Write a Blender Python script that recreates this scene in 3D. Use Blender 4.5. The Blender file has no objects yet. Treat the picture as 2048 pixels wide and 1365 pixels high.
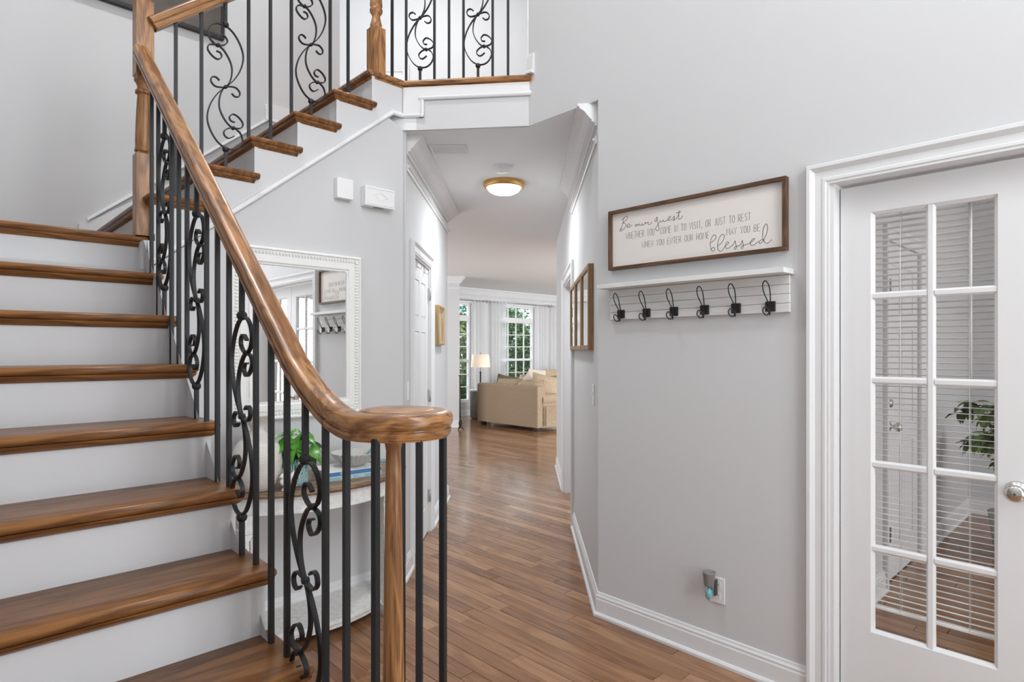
import bpy, math, random
from mathutils import Vector, Matrix

# ------------------------------------------------------------------ camera, world, lights
scene = bpy.context.scene
C = scene.collection
S = math.sqrt(.5)
R45 = math.radians(45)
F, CX, YH, HC, YAW = 1212., 1024., 700.5, 1.4, math.radians(1.2)

cam_d = bpy.data.cameras.new('camera')
cam_d.sensor_width = 36
cam_d.lens = F/2048*36
cam_d.shift_y = (YH-682.5)/2048
cam_d.clip_start = .05
cam = bpy.data.objects.new('camera', cam_d)
C.objects.link(cam)
cam.location = (0, 0, HC)
cam.rotation_euler = (math.radians(90), 0, YAW)
scene.camera = cam

vs = scene.view_settings
vs.view_transform = 'Standard'
vs.look = 'None'
vs.gamma = 1
vs.use_curve_mapping = False
vs.exposure = -0.22

world = bpy.data.worlds.new('sky')
scene.world = world
world.use_nodes = True
bg = world.node_tree.nodes['Background']
bg.inputs[0].default_value = (.86, .93, 1, 1)
bg.inputs[1].default_value = 4.5


def P(v, u, z=0.):
    """house grid (v along the stair wall, u up the first flight) to world"""
    return Vector(((v-u)*S, (u+v)*S, z))


def area(name, loc, aim, sx, sy, power, col=(1, 1, 1)):
    l = bpy.data.lights.new(name, 'AREA')
    l.shape = 'RECTANGLE'
    l.size, l.size_y, l.energy, l.color = sx, sy, power, col
    o = bpy.data.objects.new(name, l)
    C.objects.link(o)
    o.location = loc
    d = Vector(aim)-Vector(loc)
    o.rotation_euler = d.to_track_quat('-Z', 'Y').to_euler()
    return o


# daylight in the glazing of the front wall, behind the camera
area('front_window_daylight', P(1.25, -1.74, 3.75), P(1.25, 3, 3.0), 1.7, 1.9, 80, (.97, .99, 1))
area('front_door_daylight', P(1.3, -1.74, 1.25), P(1.3, 3, 1.25), 1.3, 1.7, 27, (.97, .99, 1))
# daylight in the windows of the study and the dining room, both out of view
area('study_window_daylight', P(4.6, -2.9, 1.4), P(4.4, 1, 1.2), 1.6, 1.6, 58)
area('dining_window_daylight', (-4.45, 8.4, 1.5), (0, 8.4, 1.5), 2.4, 1.8, 130, (.93, .97, 1))
area('living_fill_light', (5.2, 7.46, 1.40), (5.2, 12, 1.5), 5.0, 2.0, 520, (.93, .97, 1))  # added fill in front of a windowless wall, brightens the living room


# sun over the roof, on the garden side the house faces away from it
sun_l = bpy.data.lights.new('sun', 'SUN')
sun_l.energy, sun_l.angle, sun_l.color = 2.5, math.radians(2), (1, .96, .88)
sun = bpy.data.objects.new('sun', sun_l)
C.objects.link(sun)
sun.location = P(0, 0, 12)
sun.rotation_euler = (P(.5, 1, 0)+Vector((0, 0, -1.1))).to_track_quat('-Z', 'Y').to_euler()


# ------------------------------------------------------------------ helpers
class MB:
    def __init__(self):
        self.v, self.f, self.s = [], [], []

    def add(self, vs_, fs, smooth=False):
        b = len(self.v)
        self.v += [tuple(p) for p in vs_]
        for f in fs:
            self.f.append([i+b for i in f])
            self.s.append(smooth)
        return self

    def box(self, x0, x1, y0, y1, z0, z1):
        return self.add([(x, y, z) for z in (z0, z1) for y in (y0, y1) for x in (x0, x1)],
                        [(0, 2, 3, 1), (4, 5, 7, 6), (0, 1, 5, 4), (2, 6, 7, 3), (0, 4, 6, 2), (1, 3, 7, 5)])

    def prism(self, poly, fn, d0, d1, smooth=False):
        """poly = 2-D outline, fn(a, b, d) -> point, extruded d0..d1"""
        n = len(poly)
        vs_ = [fn(a, b, d0) for a, b in poly]+[fn(a, b, d1) for a, b in poly]
        fs = [tuple(range(n))[::-1], tuple(range(n, 2*n))]
        self.add(vs_, fs)
        b = len(self.v)-2*n
        for i in range(n):
            j = (i+1) % n
            self.f.append([b+i, b+j, b+n+j, b+n+i])
            self.s.append(smooth)
        return self

    def ext(self, prof, p0, p1, A, B, m0=0, m1=0, smooth=False, on='b'):
        """extrude a moulding profile (a, b) from p0 to p1; m = mitre slope along b (or a)"""
        p0, p1, A, B = Vector(p0), Vector(p1), Vector(A), Vector(B)
        d = (p1-p0).normalized()
        n = len(prof)
        vs_ = []
        for p, m in ((p0, m0), (p1, m1)):
            for a, b in prof:
                vs_.append(p+A*a+B*b+d*m*(b if on == 'b' else a))
        fs = [tuple(range(n))[::-1], tuple(range(n, 2*n))]
        fs += [(i, (i+1) % n, n+(i+1) % n, n+i) for i in range(n)]
        return self.add(vs_, fs, smooth)

    def lathe(self, prof, n=24, c=(0, 0, 0), smooth=True, cap=True):
        vs_, fs = [], []
        for r, z in prof:
            for i in range(n):
                a = 2*math.pi*i/n
                vs_.append((c[0]+r*math.cos(a), c[1]+r*math.sin(a), c[2]+z))
        for k in range(len(prof)-1):
            for i in range(n):
                j = (i+1) % n
                fs.append((k*n+i, k*n+j, (k+1)*n+j, (k+1)*n+i))
        self.add(vs_, fs, smooth)
        if cap:
            b = len(self.v)-len(vs_)
            self.f.append([b+i for i in range(n)][::-1])
            self.s.append(False)
            self.f.append([b+(len(prof)-1)*n+i for i in range(n)])
            self.s.append(False)
        return self

    def tube(self, pts, r, n=8, closed=False, smooth=True, side=None, flat=None):
        """round tube, or a flat bar (flat=(half thickness, half width), side = width direction)"""
        pts = [Vector(p) for p in pts]
        N = len(pts)
        rings = []
        up = None
        for i in range(N):
            a = pts[(i-1) % N] if (closed or i > 0) else pts[i]
            b = pts[(i+1) % N] if (closed or i < N-1) else pts[i]
            t = (b-a).normalized()
            if side is not None:
                w = Vector(side)
                nrm = t.cross(w).normalized()
                h, k = flat
                rings.append([pts[i]+nrm*x*h+w*y*k for x, y in ((-1, -1), (1, -1), (1, 1), (-1, 1))])
                continue
            if up is None:
                up = Vector((0, 0, 1)) if abs(t.z) < .9 else Vector((1, 0, 0))
            x = t.cross(up).normalized()
            up = x.cross(t).normalized()
            rr = r[i] if isinstance(r, (list, tuple)) else r
            rings.append([pts[i]+(x*math.cos(q)+up*math.sin(q))*rr for q in [2*math.pi*k/n for k in range(n)]])
        m = len(rings[0])
        vs_ = [p for ring in rings for p in ring]
        fs = []
        for i in range(N if closed else N-1):
            j = (i+1) % N
            for k in range(m):
                l = (k+1) % m
                fs.append((i*m+k, i*m+l, j*m+l, j*m+k))
        if not closed:
            fs += [tuple(range(m))[::-1], tuple((N-1)*m+k for k in range(m))]
        return self.add(vs_, fs, smooth and side is None)

    def ball(self, c, r, n=10, m=6, sc=(1, 1, 1)):
        prof = []
        vs_, fs = [], []
        for k in range(m+1):
            t = math.pi*k/m
            for i in range(n):
                a = 2*math.pi*i/n
                vs_.append((c[0]+sc[0]*r*math.sin(t)*math.cos(a), c[1]+sc[1]*r*math.sin(t)*math.sin(a), c[2]-sc[2]*r*math.cos(t)))
        for k in range(m):
            for i in range(n):
                j = (i+1) % n
                fs.append((k*n+i, k*n+j, (k+1)*n+j, (k+1)*n+i))
        return self.add(vs_, fs, True)

    def mesh(self, name):
        me = bpy.data.meshes.new(name)
        me.from_pydata(self.v, [], self.f)
        me.polygons.foreach_set('use_smooth', self.s)
        me.update()
        return me

    def build(self, name, mat, parent=None, loc=(0, 0, 0), rz=0, bevel=0, seg=2):
        o = bpy.data.objects.new(name, self.mesh(name))
        o.data.materials.append(M[mat] if isinstance(mat, str) else mat)
        C.objects.link(o)
        o.location = loc
        o.rotation_euler = (0, 0, rz)
        if parent:
            o.parent = parent
        if bevel:
            md = o.modifiers.new('bevel', 'BEVEL')
            md.width, md.segments, md.limit_method, md.angle_limit = bevel, seg, 'ANGLE', math.radians(40)
        return o


def tag(o, label, cat, group=None):
    o['label'], o['category'] = label, cat
    if group:
        o['group'] = group
    return o


def thing(name, label, cat, loc=(0, 0, 0), rz=0, group=None):
    o = bpy.data.objects.new(name, None)
    o.empty_display_size = .1
    C.objects.link(o)
    o.location = loc
    o.rotation_euler = (0, 0, rz)
    return tag(o, label, cat, group)


def struct(o):
    o['kind'] = 'structure'
    return o


def share(name, me, parent, loc, rz=0, sc=(1, 1, 1)):
    o = bpy.data.objects.new(name, me)
    C.objects.link(o)
    o.location, o.scale = loc, sc
    o.rotation_euler = (0, 0, rz)
    o.parent = parent
    return o


def catmull(pts, k=6, closed=False):
    pts = [Vector(p) for p in pts]
    n = len(pts)
    out = []
    for i in range(n if closed else n-1):
        p = [pts[(i+j) % n] if closed else pts[min(max(i+j, 0), n-1)] for j in (-1, 0, 1, 2)]
        for q in range(k):
            t = q/k
            out.append(.5*((2*p[1])+(p[2]-p[0])*t+(2*p[0]-5*p[1]+4*p[2]-p[3])*t*t+(3*p[1]-p[0]-3*p[2]+p[3])*t**3))
    if not closed:
        out.append(pts[-1])
    return out


def ray(x, y):
    return Vector((math.cos(YAW), math.sin(YAW), 0))*((x-CX)/F)+Vector((-math.sin(YAW), math.cos(YAW), 0))+Vector((0, 0, (YH-y)/F))


def on_v(x, y, v):
    """a photo pixel on the plane v = const -> (u, z)"""
    d = ray(x, y)
    t = v/((d.x+d.y)*S)
    p = Vector((0, 0, HC))+d*t
    return (-p.x+p.y)*S, p.z


# ------------------------------------------------------------------ materials
M = {}


def new_mat(name):
    m = bpy.data.materials.new(name)
    m.use_nodes = True
    nt = m.node_tree
    M[name] = m
    return m, nt, nt.nodes['Principled BSDF']


def N(nt, t, **kw):
    n = nt.nodes.new(t)
    for k, val in kw.items():
        setattr(n, k, val)
    return n


def plain(name, col, rough=.5, metal=0, bump=0, bscale=200, var=0, vscale=6, spec=.5):
    m, nt, b = new_mat(name)
    b.inputs['Base Color'].default_value = (*col, 1)
    b.inputs['Roughness'].default_value = rough
    b.inputs['Metallic'].default_value = metal
    b.inputs['Specular IOR Level'].default_value = spec
    tc = N(nt, 'ShaderNodeTexCoord')
    if var:
        no = N(nt, 'ShaderNodeTexNoise')
        no.inputs['Scale'].default_value = vscale
        no.inputs['Detail'].default_value = 5
        nt.links.new(tc.outputs['Object'], no.inputs['Vector'])
        rp = N(nt, 'ShaderNodeValToRGB')
        rp.color_ramp.elements[0].position = .3
        rp.color_ramp.elements[1].position = .7
        rp.color_ramp.elements[0].color = (*[c*(1-var) for c in col], 1)
        rp.color_ramp.elements[1].color = (*[min(1, c*(1+var)) for c in col], 1)
        nt.links.new(no.outputs['Fac'], rp.inputs['Fac'])
        nt.links.new(rp.outputs['Color'], b.inputs['Base Color'])
    if bump:
        no = N(nt, 'ShaderNodeTexNoise')
        no.inputs['Scale'].default_value = bscale
        nt.links.new(tc.outputs['Object'], no.inputs['Vector'])
        bp = N(nt, 'ShaderNodeBump')
        bp.inputs['Strength'].default_value = bump
        bp.inputs['Distance'].default_value = .002
        nt.links.new(no.outputs['Fac'], bp.inputs['Height'])
        nt.links.new(bp.outputs['Normal'], b.inputs['Normal'])
    return m


def wood(name, dark, mid, light, axis, rough=.35, scale=1., boards=False, coat=0., contrast=1., turn=None, spec=.5):
    """grain runs along the given axis (0, 1, 2) of the object's own space"""
    m, nt, b = new_mat(name)
    L = nt.links.new
    if boards:
        geo = N(nt, 'ShaderNodeNewGeometry')
        oi = N(nt, 'ShaderNodeObjectInfo')
        add = N(nt, 'ShaderNodeMath', operation='ADD')
        L(geo.outputs['Random Per Island'], add.inputs[0])
        L(oi.outputs['Random'], add.inputs[1])
        fr = N(nt, 'ShaderNodeMath', operation='FRACT')
        L(add.outputs[0], fr.inputs[0])
        rot = N(nt, 'ShaderNodeVectorRotate', rotation_type='Z_AXIS')
        rot.inputs['Angle'].default_value = -R45
        L(geo.outputs['Position'], rot.inputs['Vector'])
        off = N(nt, 'ShaderNodeVectorMath', operation='SCALE')
        off.inputs[0].default_value = (17.3, 9.1, 23.7)
        L(fr.outputs[0], off.inputs['Scale'])
        ad = N(nt, 'ShaderNodeVectorMath', operation='ADD')
        L(rot.outputs[0], ad.inputs[0])
        L(off.outputs[0], ad.inputs[1])
        src = ad.outputs[0]
    else:
        tc = N(nt, 'ShaderNodeTexCoord')
        src = tc.outputs['Object']
        if turn:
            tr_ = N(nt, 'ShaderNodeVectorRotate', rotation_type=turn[0])
            tr_.inputs['Angle'].default_value = turn[1]
            L(src, tr_.inputs['Vector'])
            src = tr_.outputs[0]

    def mapped(s):
        mp = N(nt, 'ShaderNodeMapping')
        v = [s[0]*scale]*3
        if axis == 3:
            v = [s[1]*2.5*scale, s[1]*2.5*scale, s[0]*scale]
        else:
            v[axis] = s[1]*scale
        mp.inputs['Scale'].default_value = v
        L(src, mp.inputs['Vector'])
        return mp.outputs[0]
    n1 = N(nt, 'ShaderNodeTexNoise')
    n1.inputs['Scale'].default_value = 1
    n1.inputs['Detail'].default_value = 3
    n1.inputs['Distortion'].default_value = .6
    L(mapped((9, 1.1)), n1.inputs['Vector'])
    # growth rings: contour lines of the coarse noise
    mul = N(nt, 'ShaderNodeMath', operation='MULTIPLY')
    mul.inputs[1].default_value = 34
    L(n1.outputs['Fac'], mul.inputs[0])
    sn = N(nt, 'ShaderNodeMath', operation='SINE')
    L(mul.outputs[0], sn.inputs[0])
    ma = N(nt, 'ShaderNodeMath', operation='MULTIPLY_ADD')
    ma.inputs[1].default_value = .18*contrast
    ma.inputs[2].default_value = .5
    L(sn.outputs[0], ma.inputs[0])
    n2 = N(nt, 'ShaderNodeTexNoise')
    n2.inputs['Scale'].default_value = 1
    n2.inputs['Detail'].default_value = 6
    L(mapped((170, 5)), n2.inputs['Vector'])
    ma2 = N(nt, 'ShaderNodeMath', operation='MULTIPLY_ADD')
    ma2.inputs[1].default_value = .75*contrast
    L(n2.outputs['Fac'], ma2.inputs[0])
    sub = N(nt, 'ShaderNodeMath', operation='SUBTRACT')
    sub.inputs[1].default_value = .375*contrast
    L(ma.outputs[0], sub.inputs[0])
    L(sub.outputs[0], ma2.inputs[2])
    fac = ma2.outputs[0]
    if boards:
        m3 = N(nt, 'ShaderNodeMath', operation='MULTIPLY_ADD')
        m3.inputs[1].default_value = .48
        L(fr.outputs[0], m3.inputs[0])
        s3 = N(nt, 'ShaderNodeMath', operation='SUBTRACT')
        s3.inputs[1].default_value = .24
        L(fac, s3.inputs[0])
        L(s3.outputs[0], m3.inputs[2])
        fac = m3.outputs[0]
    rp = N(nt, 'ShaderNodeValToRGB')
    e = rp.color_ramp.elements
    e[0].position, e[0].color = .1, (*dark, 1)
    e[1].position, e[1].color = .85, (*light, 1)
    x = e.new(.5)
    x.color = (*mid, 1)
    L(fac, rp.inputs['Fac'])
    L(rp.outputs['Color'], b.inputs['Base Color'])
    b.inputs['Roughness'].default_value = rough
    b.inputs['Specular IOR Level'].default_value = spec
    if coat:
        b.inputs['Coat Weight'].default_value = coat
        b.inputs['Coat Roughness'].default_value = .12
    bp = N(nt, 'ShaderNodeBump')
    bp.inputs['Strength'].default_value = .12
    bp.inputs['Distance'].default_value = .001
    L(n2.outputs['Fac'], bp.inputs['Height'])
    L(bp.outputs['Normal'], b.inputs['Normal'])
    if boards:
        # slight cupping of the boards so that reflections break at the joints
        n4 = N(nt, 'ShaderNodeTexNoise')
        n4.inputs['Scale'].default_value = 1
        n4.inputs['Detail'].default_value = 1
        L(mapped((9, 2)), n4.inputs['Vector'])
        bp2 = N(nt, 'ShaderNodeBump')
        bp2.inputs['Strength'].default_value = .35
        bp2.inputs['Distance'].default_value = .004
        L(n4.outputs['Fac'], bp2.inputs['Height'])
        L(bp.outputs['Normal'], bp2.inputs['Normal'])
        L(bp2.outputs['Normal'], b.inputs['Normal'])
        mr = N(nt, 'ShaderNodeMapRange')
        mr.inputs['To Min'].default_value = rough-.08
        mr.inputs['To Max'].default_value = rough+.08
        L(n4.outputs['Fac'], mr.inputs['Value'])
        L(mr.outputs[0], b.inputs['Roughness'])
    return m


def glass(name, tint=(1, 1, 1), rough=0.02):
    m, nt, b = new_mat(name)
    nt.nodes.remove(b)
    tr = N(nt, 'ShaderNodeBsdfTransparent')
    tr.inputs[0].default_value = (*tint, 1)
    gl = N(nt, 'ShaderNodeBsdfGlossy')
    gl.inputs['Roughness'].default_value = rough
    fr = N(nt, 'ShaderNodeFresnel')
    fr.inputs[0].default_value = 1.45
    mx = N(nt, 'ShaderNodeMixShader')
    out = nt.nodes['Material Output']
    # reflect at the front face only: the sheet is thin, light leaves it at the angle it came in
    ge = N(nt, 'ShaderNodeNewGeometry')
    inv = N(nt, 'ShaderNodeMath', operation='SUBTRACT')
    inv.inputs[0].default_value = 1
    nt.links.new(ge.outputs['Backfacing'], inv.inputs[1])
    mu = N(nt, 'ShaderNodeMath', operation='MULTIPLY')
    nt.links.new(fr.outputs[0], mu.inputs[0])
    nt.links.new(inv.outputs[0], mu.inputs[1])
    nt.links.new(mu.outputs[0], mx.inputs[0])
    nt.links.new(tr.outputs[0], mx.inputs[1])
    nt.links.new(gl.outputs[0], mx.inputs[2])
    nt.links.new(mx.outputs[0], out.inputs[0])


def emit(name, col, strength):
    m, nt, b = new_mat(name)
    b.inputs['Base Color'].default_value = (*col, 1)
    b.inputs['Emission Color'].default_value = (*col, 1)
    b.inputs['Emission Strength'].default_value = strength


def sheer(name, col, trans=.35):
    m, nt, b = new_mat(name)
    nt.nodes.remove(b)
    d = N(nt, 'ShaderNodeBsdfDiffuse')
    d.inputs[0].default_value = (*col, 1)
    t = N(nt, 'ShaderNodeBsdfTranslucent')
    t.inputs[0].default_value = (*col, 1)
    tr = N(nt, 'ShaderNodeBsdfTransparent')
    m1 = N(nt, 'ShaderNodeMixShader')
    m1.inputs[0].default_value = .72
    m2 = N(nt, 'ShaderNodeMixShader')
    m2.inputs[0].default_value = trans
    nt.links.new(d.outputs[0], m1.inputs[1])
    nt.links.new(t.outputs[0], m1.inputs[2])
    nt.links.new(m1.outputs[0], m2.inputs[1])
    nt.links.new(tr.outputs[0], m2.inputs[2])
    nt.links.new(m2.outputs[0], nt.nodes['Material Output'].inputs[0])


plain('wall', (.60, .60, .606), .85, bump=.05, bscale=350)
plain('white', (.73, .73, .735), .5, spec=.3)
plain('riser_white', (.63, .63, .64), .6, spec=.3)
plain('ceiling', (.775, .79, .80), .9, bump=.05, bscale=300)
plain('closet_dark', (.2, .2, .2), .9)
wood('oak_y', (.105, .040, .011), (.31, .145, .050), (.46, .25, .105), 1, .30, 1, coat=.25)
wood('oak_x', (.105, .038, .009), (.30, .132, .041), (.43, .215, .080), 0, .32, 1.4, coat=.2, contrast=1.4)
wood('oak_z', (.105, .038, .009), (.31, .138, .043), (.45, .23, .088), 2, .38, 2.0, coat=.08, contrast=1.1)
wood('oak_rail', (.085, .028, .006), (.285, .122, .036), (.41, .20, .072), 1, .34, 2.1, coat=.12, contrast=1.25, turn=('X_AXIS', -math.atan(.86)))
wood('oak_volute', (.085, .028, .006), (.285, .122, .036), (.41, .20, .072), 3, .32, 2.1, coat=.15, contrast=1.2)
wood('oak_rail_up', (.085, .028, .006), (.285, .122, .036), (.41, .20, .072), 0, .34, 2.1, coat=.12, contrast=1.25, turn=('Y_AXIS', math.atan(.82)))
wood('tread', (.075, .025, .006), (.195, .078, .022), (.30, .132, .042), 0, .36, 1.3, coat=.06, contrast=1.0, spec=.3)
wood('floor_oak', (.135, .057, .025), (.285, .138, .066), (.41, .228, .120), 1, .20, 1, boards=True, coat=.25, contrast=.55)
plain('subfloor', (.06, .03, .018), .8)
plain('iron', (.030, .031, .033), .48, metal=.55, bump=.15, bscale=120)
plain('black_wire', (.012, .012, .013), .45)
plain('mirror', (.92, .93, .93), .015, metal=1)
plain('steel', (.62, .60, .57), .22, metal=1)
plain('hinge', (.45, .45, .45), .35, metal=1)
plain('gold', (.62, .36, .12), .35, metal=.8)
wood('gold_wood', (.22, .13, .05), (.42, .27, .12), (.58, .40, .2), 2, .5, 1)
wood('walnut_y', (.035, .016, .006), (.10, .047, .02), (.16, .08, .036), 1, .55, 1.4)
wood('walnut_z', (.035, .016, .006), (.10, .047, .02), (.16, .08, .036), 2, .55, 1.4)
wood('mirror_wood', (.13, .07, .028), (.27, .155, .07), (.38, .23, .11), 2, .5, 1.2)
wood('table_wood', (.10, .058, .034), (.235, .15, .09), (.33, .22, .14), 0, .5, 1)
wood('whitewash', (.58, .58, .57), (.74, .74, .73), (.80, .80, .79), 1, .6, .8, contrast=.5)
plain('sign_board', (.74, .70, .665), .7)
plain('ink', (.06, .06, .06), .7)
plain('ink_pale', (.22, .21, .205), .7)
plain('distressed', (.74, .735, .72), .65, bump=.4, bscale=60, var=.12, vscale=40)
plain('frame_white', (.82, .82, .80), .55, bump=.2, bscale=90)
plain('ornament', (.78, .78, .755), .6, bump=.3, bscale=150)
plain('plastic_white', (.80, .80, .80), .4)
plain('plastic_grey', (.22, .215, .21), .45)
plain('slot_dark', (.05, .05, .05), .6)
plain('turquoise', (.14, .52, .58), .3)
plain('sofa', (.35, .26, .175), .95, bump=.6, bscale=240, var=.22, vscale=55)
plain('pillow_tan', (.45, .345, .235), .95, bump=.3, bscale=160, var=.1, vscale=30)
plain('pillow_cream', (.72, .63, .53), .95, bump=.3, bscale=160)
plain('pillow_olive', (.20, .165, .10), .95, bump=.3, bscale=160)
plain('dark_foot', (.03, .02, .015), .5)
plain('vase_ceramic', (.64, .615, .57), .75, bump=.4, bscale=70, var=.1, vscale=9)
plain('bowl_ceramic', (.46, .45, .42), .7)
plain('porcelain', (.85, .85, .84), .3)
plain('beads', (.12, .36, .42), .4)
plain('book_blue', (.05, .17, .36), .45)
plain('book_teal', (.25, .42, .48), .5)
plain('book_pale', (.74, .74, .74), .5)
plain('page', (.72, .70, .62), .8)
plain('soil', (.04, .025, .015), .9)
plain('leaf', (.07, .25, .025), .3, var=.45, vscale=14)
plain('leaf_tree', (.12, .21, .05), .45, var=.5, vscale=5)
plain('wicker', (.35, .31, .27), .8, bump=1, bscale=60, var=.3, vscale=60)
plain('picture_dark', (.085, .07, .06), .6, var=.35, vscale=5)
plain('black_frame', (.015, .013, .012), .4)
plain('garden_ground', (.07, .10, .04), .9, var=.4, vscale=2)
plain('bark', (.10, .07, .05), .9, bump=.6, bscale=20)
for nm, c in (('garden_a', (.05, .105, .03)), ('garden_b', (.085, .14, .035)), ('garden_c', (.035, .17, .13)), ('garden_d', (.13, .16, .04))):
    plain(nm, c, .6, var=.5, vscale=3)
plain('blind', (.82, .82, .80), .5)
glass('pane')
sheer('sheer', (.95, .95, .95), .28)
emit('lamp_glass', (1, .93, .80), 4)
emit('lamp_shade', (.95, .78, .62), .38)

# pot glaze: hexagon-like cells, white lines on teal
m, nt, b = new_mat('pot_glaze')
tc = N(nt, 'ShaderNodeTexCoord')
vo = N(nt, 'ShaderNodeTexVoronoi', feature='DISTANCE_TO_EDGE')
vo.inputs['Scale'].default_value = 34
vo.inputs['Randomness'].default_value = .25
wv = N(nt, 'ShaderNodeMath', operation='PINGPONG')
wv.inputs[1].default_value = .11
rp = N(nt, 'ShaderNodeValToRGB')
rp.color_ramp.interpolation = 'CONSTANT'
rp.color_ramp.elements[0].color = (.62, .66, .66, 1)
rp.color_ramp.elements[1].position = .045
rp.color_ramp.elements[1].color = (.03, .24, .27, 1)
nt.links.new(tc.outputs['Object'], vo.inputs['Vector'])
nt.links.new(vo.outputs['Distance'], wv.inputs[0])
nt.links.new(wv.outputs[0], rp.inputs['Fac'])
nt.links.new(rp.outputs['Color'], b.inputs['Base Color'])
b.inputs['Roughness'].default_value = .15

# vase: turned bands
m = M['vase_ceramic']
nt = m.node_tree
tc = N(nt, 'ShaderNodeTexCoord')
wv = N(nt, 'ShaderNodeTexWave', bands_direction='Z')
wv.inputs['Scale'].default_value = 40
wv.inputs['Distortion'].default_value = 1.5
nt.links.new(tc.outputs['Object'], wv.inputs['Vector'])
bp = N(nt, 'ShaderNodeBump')
bp.inputs['Strength'].default_value = .35
bp.inputs['Distance'].default_value = .002
nt.links.new(wv.outputs['Fac'], bp.inputs['Height'])
nt.links.new(bp.outputs['Normal'], nt.nodes['Principled BSDF'].inputs['Normal'])

# ------------------------------------------------------------------ dimensions
R1, RUN1, D0 = .19222, .23729, .81603          # first flight
LAND = 10*R1
FL2 = 3.018                                       # upper floor
R2 = (FL2-LAND)/6
RUN2, V16 = .2225, 1.808                         # second flight
VA = 2.545                                      # wall with the sign
UC = 3.095                                        # wall under the second flight
VS = .70                                         # open side of the first flight
XL, XR = -.733, .389                              # hall walls
CEIL, TOP = 2.725, 6.0
UB = 4.3                                         # wall behind the second flight
UW = 10.006                                      # living-room window wall
VLEFT = -.36
KA = VA/2.5215                                   # sizes on that wall were read at 2.5215


def ka(u_):
    return u_*KA


def kz(z_):
    return HC+(z_-HC)*KA



def vuz(mb, name, mat, **k):
    """mesh given in (v, u, z)"""
    return mb.build(name, mat, rz=R45, **k)


# ------------------------------------------------------------------ floor
fl = MB()
fl.add([P(-.5, -1.9), P(2.6, -1.9), P(2.6, -3.1), P(6.6, -3.1), P(6.6, 1.2), P(13.7, 1.2), P(13.7, 10.1), P(3.6, 10.1), P(-.5, 5)], [tuple(range(9))])
top = list(fl.v)
fl = MB().prism([(p[0], p[1]) for p in top], lambda a, b_, d: (a, b_, d), -.08, -.013)
floor = struct(fl.build('floor', 'subfloor'))
rnd = random.Random(7)
W = .083
boards = []
row = 0
v = -.45
while v < 13.6:
    u = -3.1+rnd.uniform(0, .9)-.9
    while u < 10.0:
        ln = rnd.choice((.42, .6, .75, .9, 1.05, 1.2, 1.4))*rnd.uniform(.85, 1.1)
        u0, u1 = u, min(u+ln, 10.0)
        u += ln
        if v < 2.52 and (u1 < -1.8 or u0 > 9.9):
            continue
        if v < .5 and u1 > 4.6:
            continue
        if v > 6.55 and u1 < 3.2:
            continue
        x, y = (v-(u0+u1)/2)*S, ((u0+u1)/2+v)*S
        if x < -4.6 or v < -.44:
            continue
        if u1-u0 > .05:
            u0c = max(u0, -1.8 if v < 2.52 else -3.0)
            boards.append((v, u0c, u1))
    v += W


def seen(bd):
    v0, u0, u1 = bd
    pts = [P(v0+W/2, u0), P(v0+W/2, (u0+u1)/2), P(v0+W/2, u1)]
    best = 0
    for p in pts:
        Z = p.y*math.cos(YAW)-p.x*math.sin(YAW)
        if Z < .4:
            continue
        px = CX+F*(p.x*math.cos(YAW)+p.y*math.sin(YAW))/Z
        py = YH+F*HC/Z
        if 560 < px < 2048 and 830 < py < 1400:
            inroom = (v0 < 2.5 and v0 > .65 and (-p.x+p.y)*S < 3.1) or (XL-.1 < p.x < XR+.05 and p.y > 3.2) or (v0 > 2.6 and (-p.x+p.y)*S < 1.05 and px > 1700)
            if inroom or (p.y > 6 and -1.4 < p.x < .7):
                best = max(best, W*(u1-u0)*HC*F*F/Z**3)
    return best


boards.sort(key=seen, reverse=True)
bm_ = MB()
c_ = .012
bm_.add([(-.5, -.5, -1), (.5, -.5, -1), (.5, .5, -1), (-.5, .5, -1),
         (-.5, -.5, -.22), (.5, -.5, -.22), (.5, .5, -.22), (-.5, .5, -.22),
         (-.5+.026, -.5+.0025, 0), (.5-.026, -.5+.0025, 0), (.5-.026, .5-.0025, 0), (-.5+.026, .5-.0025, 0)],
        [(3, 2, 1, 0), (0, 1, 5, 4), (1, 2, 6, 5), (2, 3, 7, 6), (3, 0, 4, 7), (4, 5, 9, 8), (5, 6, 10, 9), (6, 7, 11, 10), (7, 4, 8, 11), (8, 9, 10, 11)])
board_me = bm_.mesh('floor_board')
board_me.materials.append(M['floor_oak'])
rest = MB()
for i, (v0, u0, u1) in enumerate(boards):
    if i < 300:
        share('floor_board', board_me, floor, P(v0+W/2, (u0+u1)/2), R45, (W-.0010, u1-u0-.0010, .012))
    else:
        q = [P(*t) for t in ((v0+.0006, u0+.0005), (v0+W-.0006, u0+.0005), (v0+W-.0006, u1-.0005), (v0+.0006, u1-.0005))]
        rest.add(q+[p-Vector((0, 0, .012)) for p in q], [(0, 1, 2, 3), (0, 4, 5, 1), (1, 5, 6, 2), (2, 6, 7, 3), (3, 7, 4, 0)])
o = rest.build('floor_board_field', 'floor_oak', floor)
o['kind'] = 'stuff'

# ------------------------------------------------------------------ walls and ceilings
T = .12
mb = MB()
for (u0, u1, z0, z1) in ((-1.87, -.385, 0, TOP), (-.385, ka(.845), 2.066, TOP), (ka(.845), 1.995, 0, TOP), (1.995, 2.513, CEIL+.005, TOP)):
    mb.box(VA, VA+T, u0, u1, z0, z1)
struct(vuz(mb, 'wall_right', 'wall'))
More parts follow.
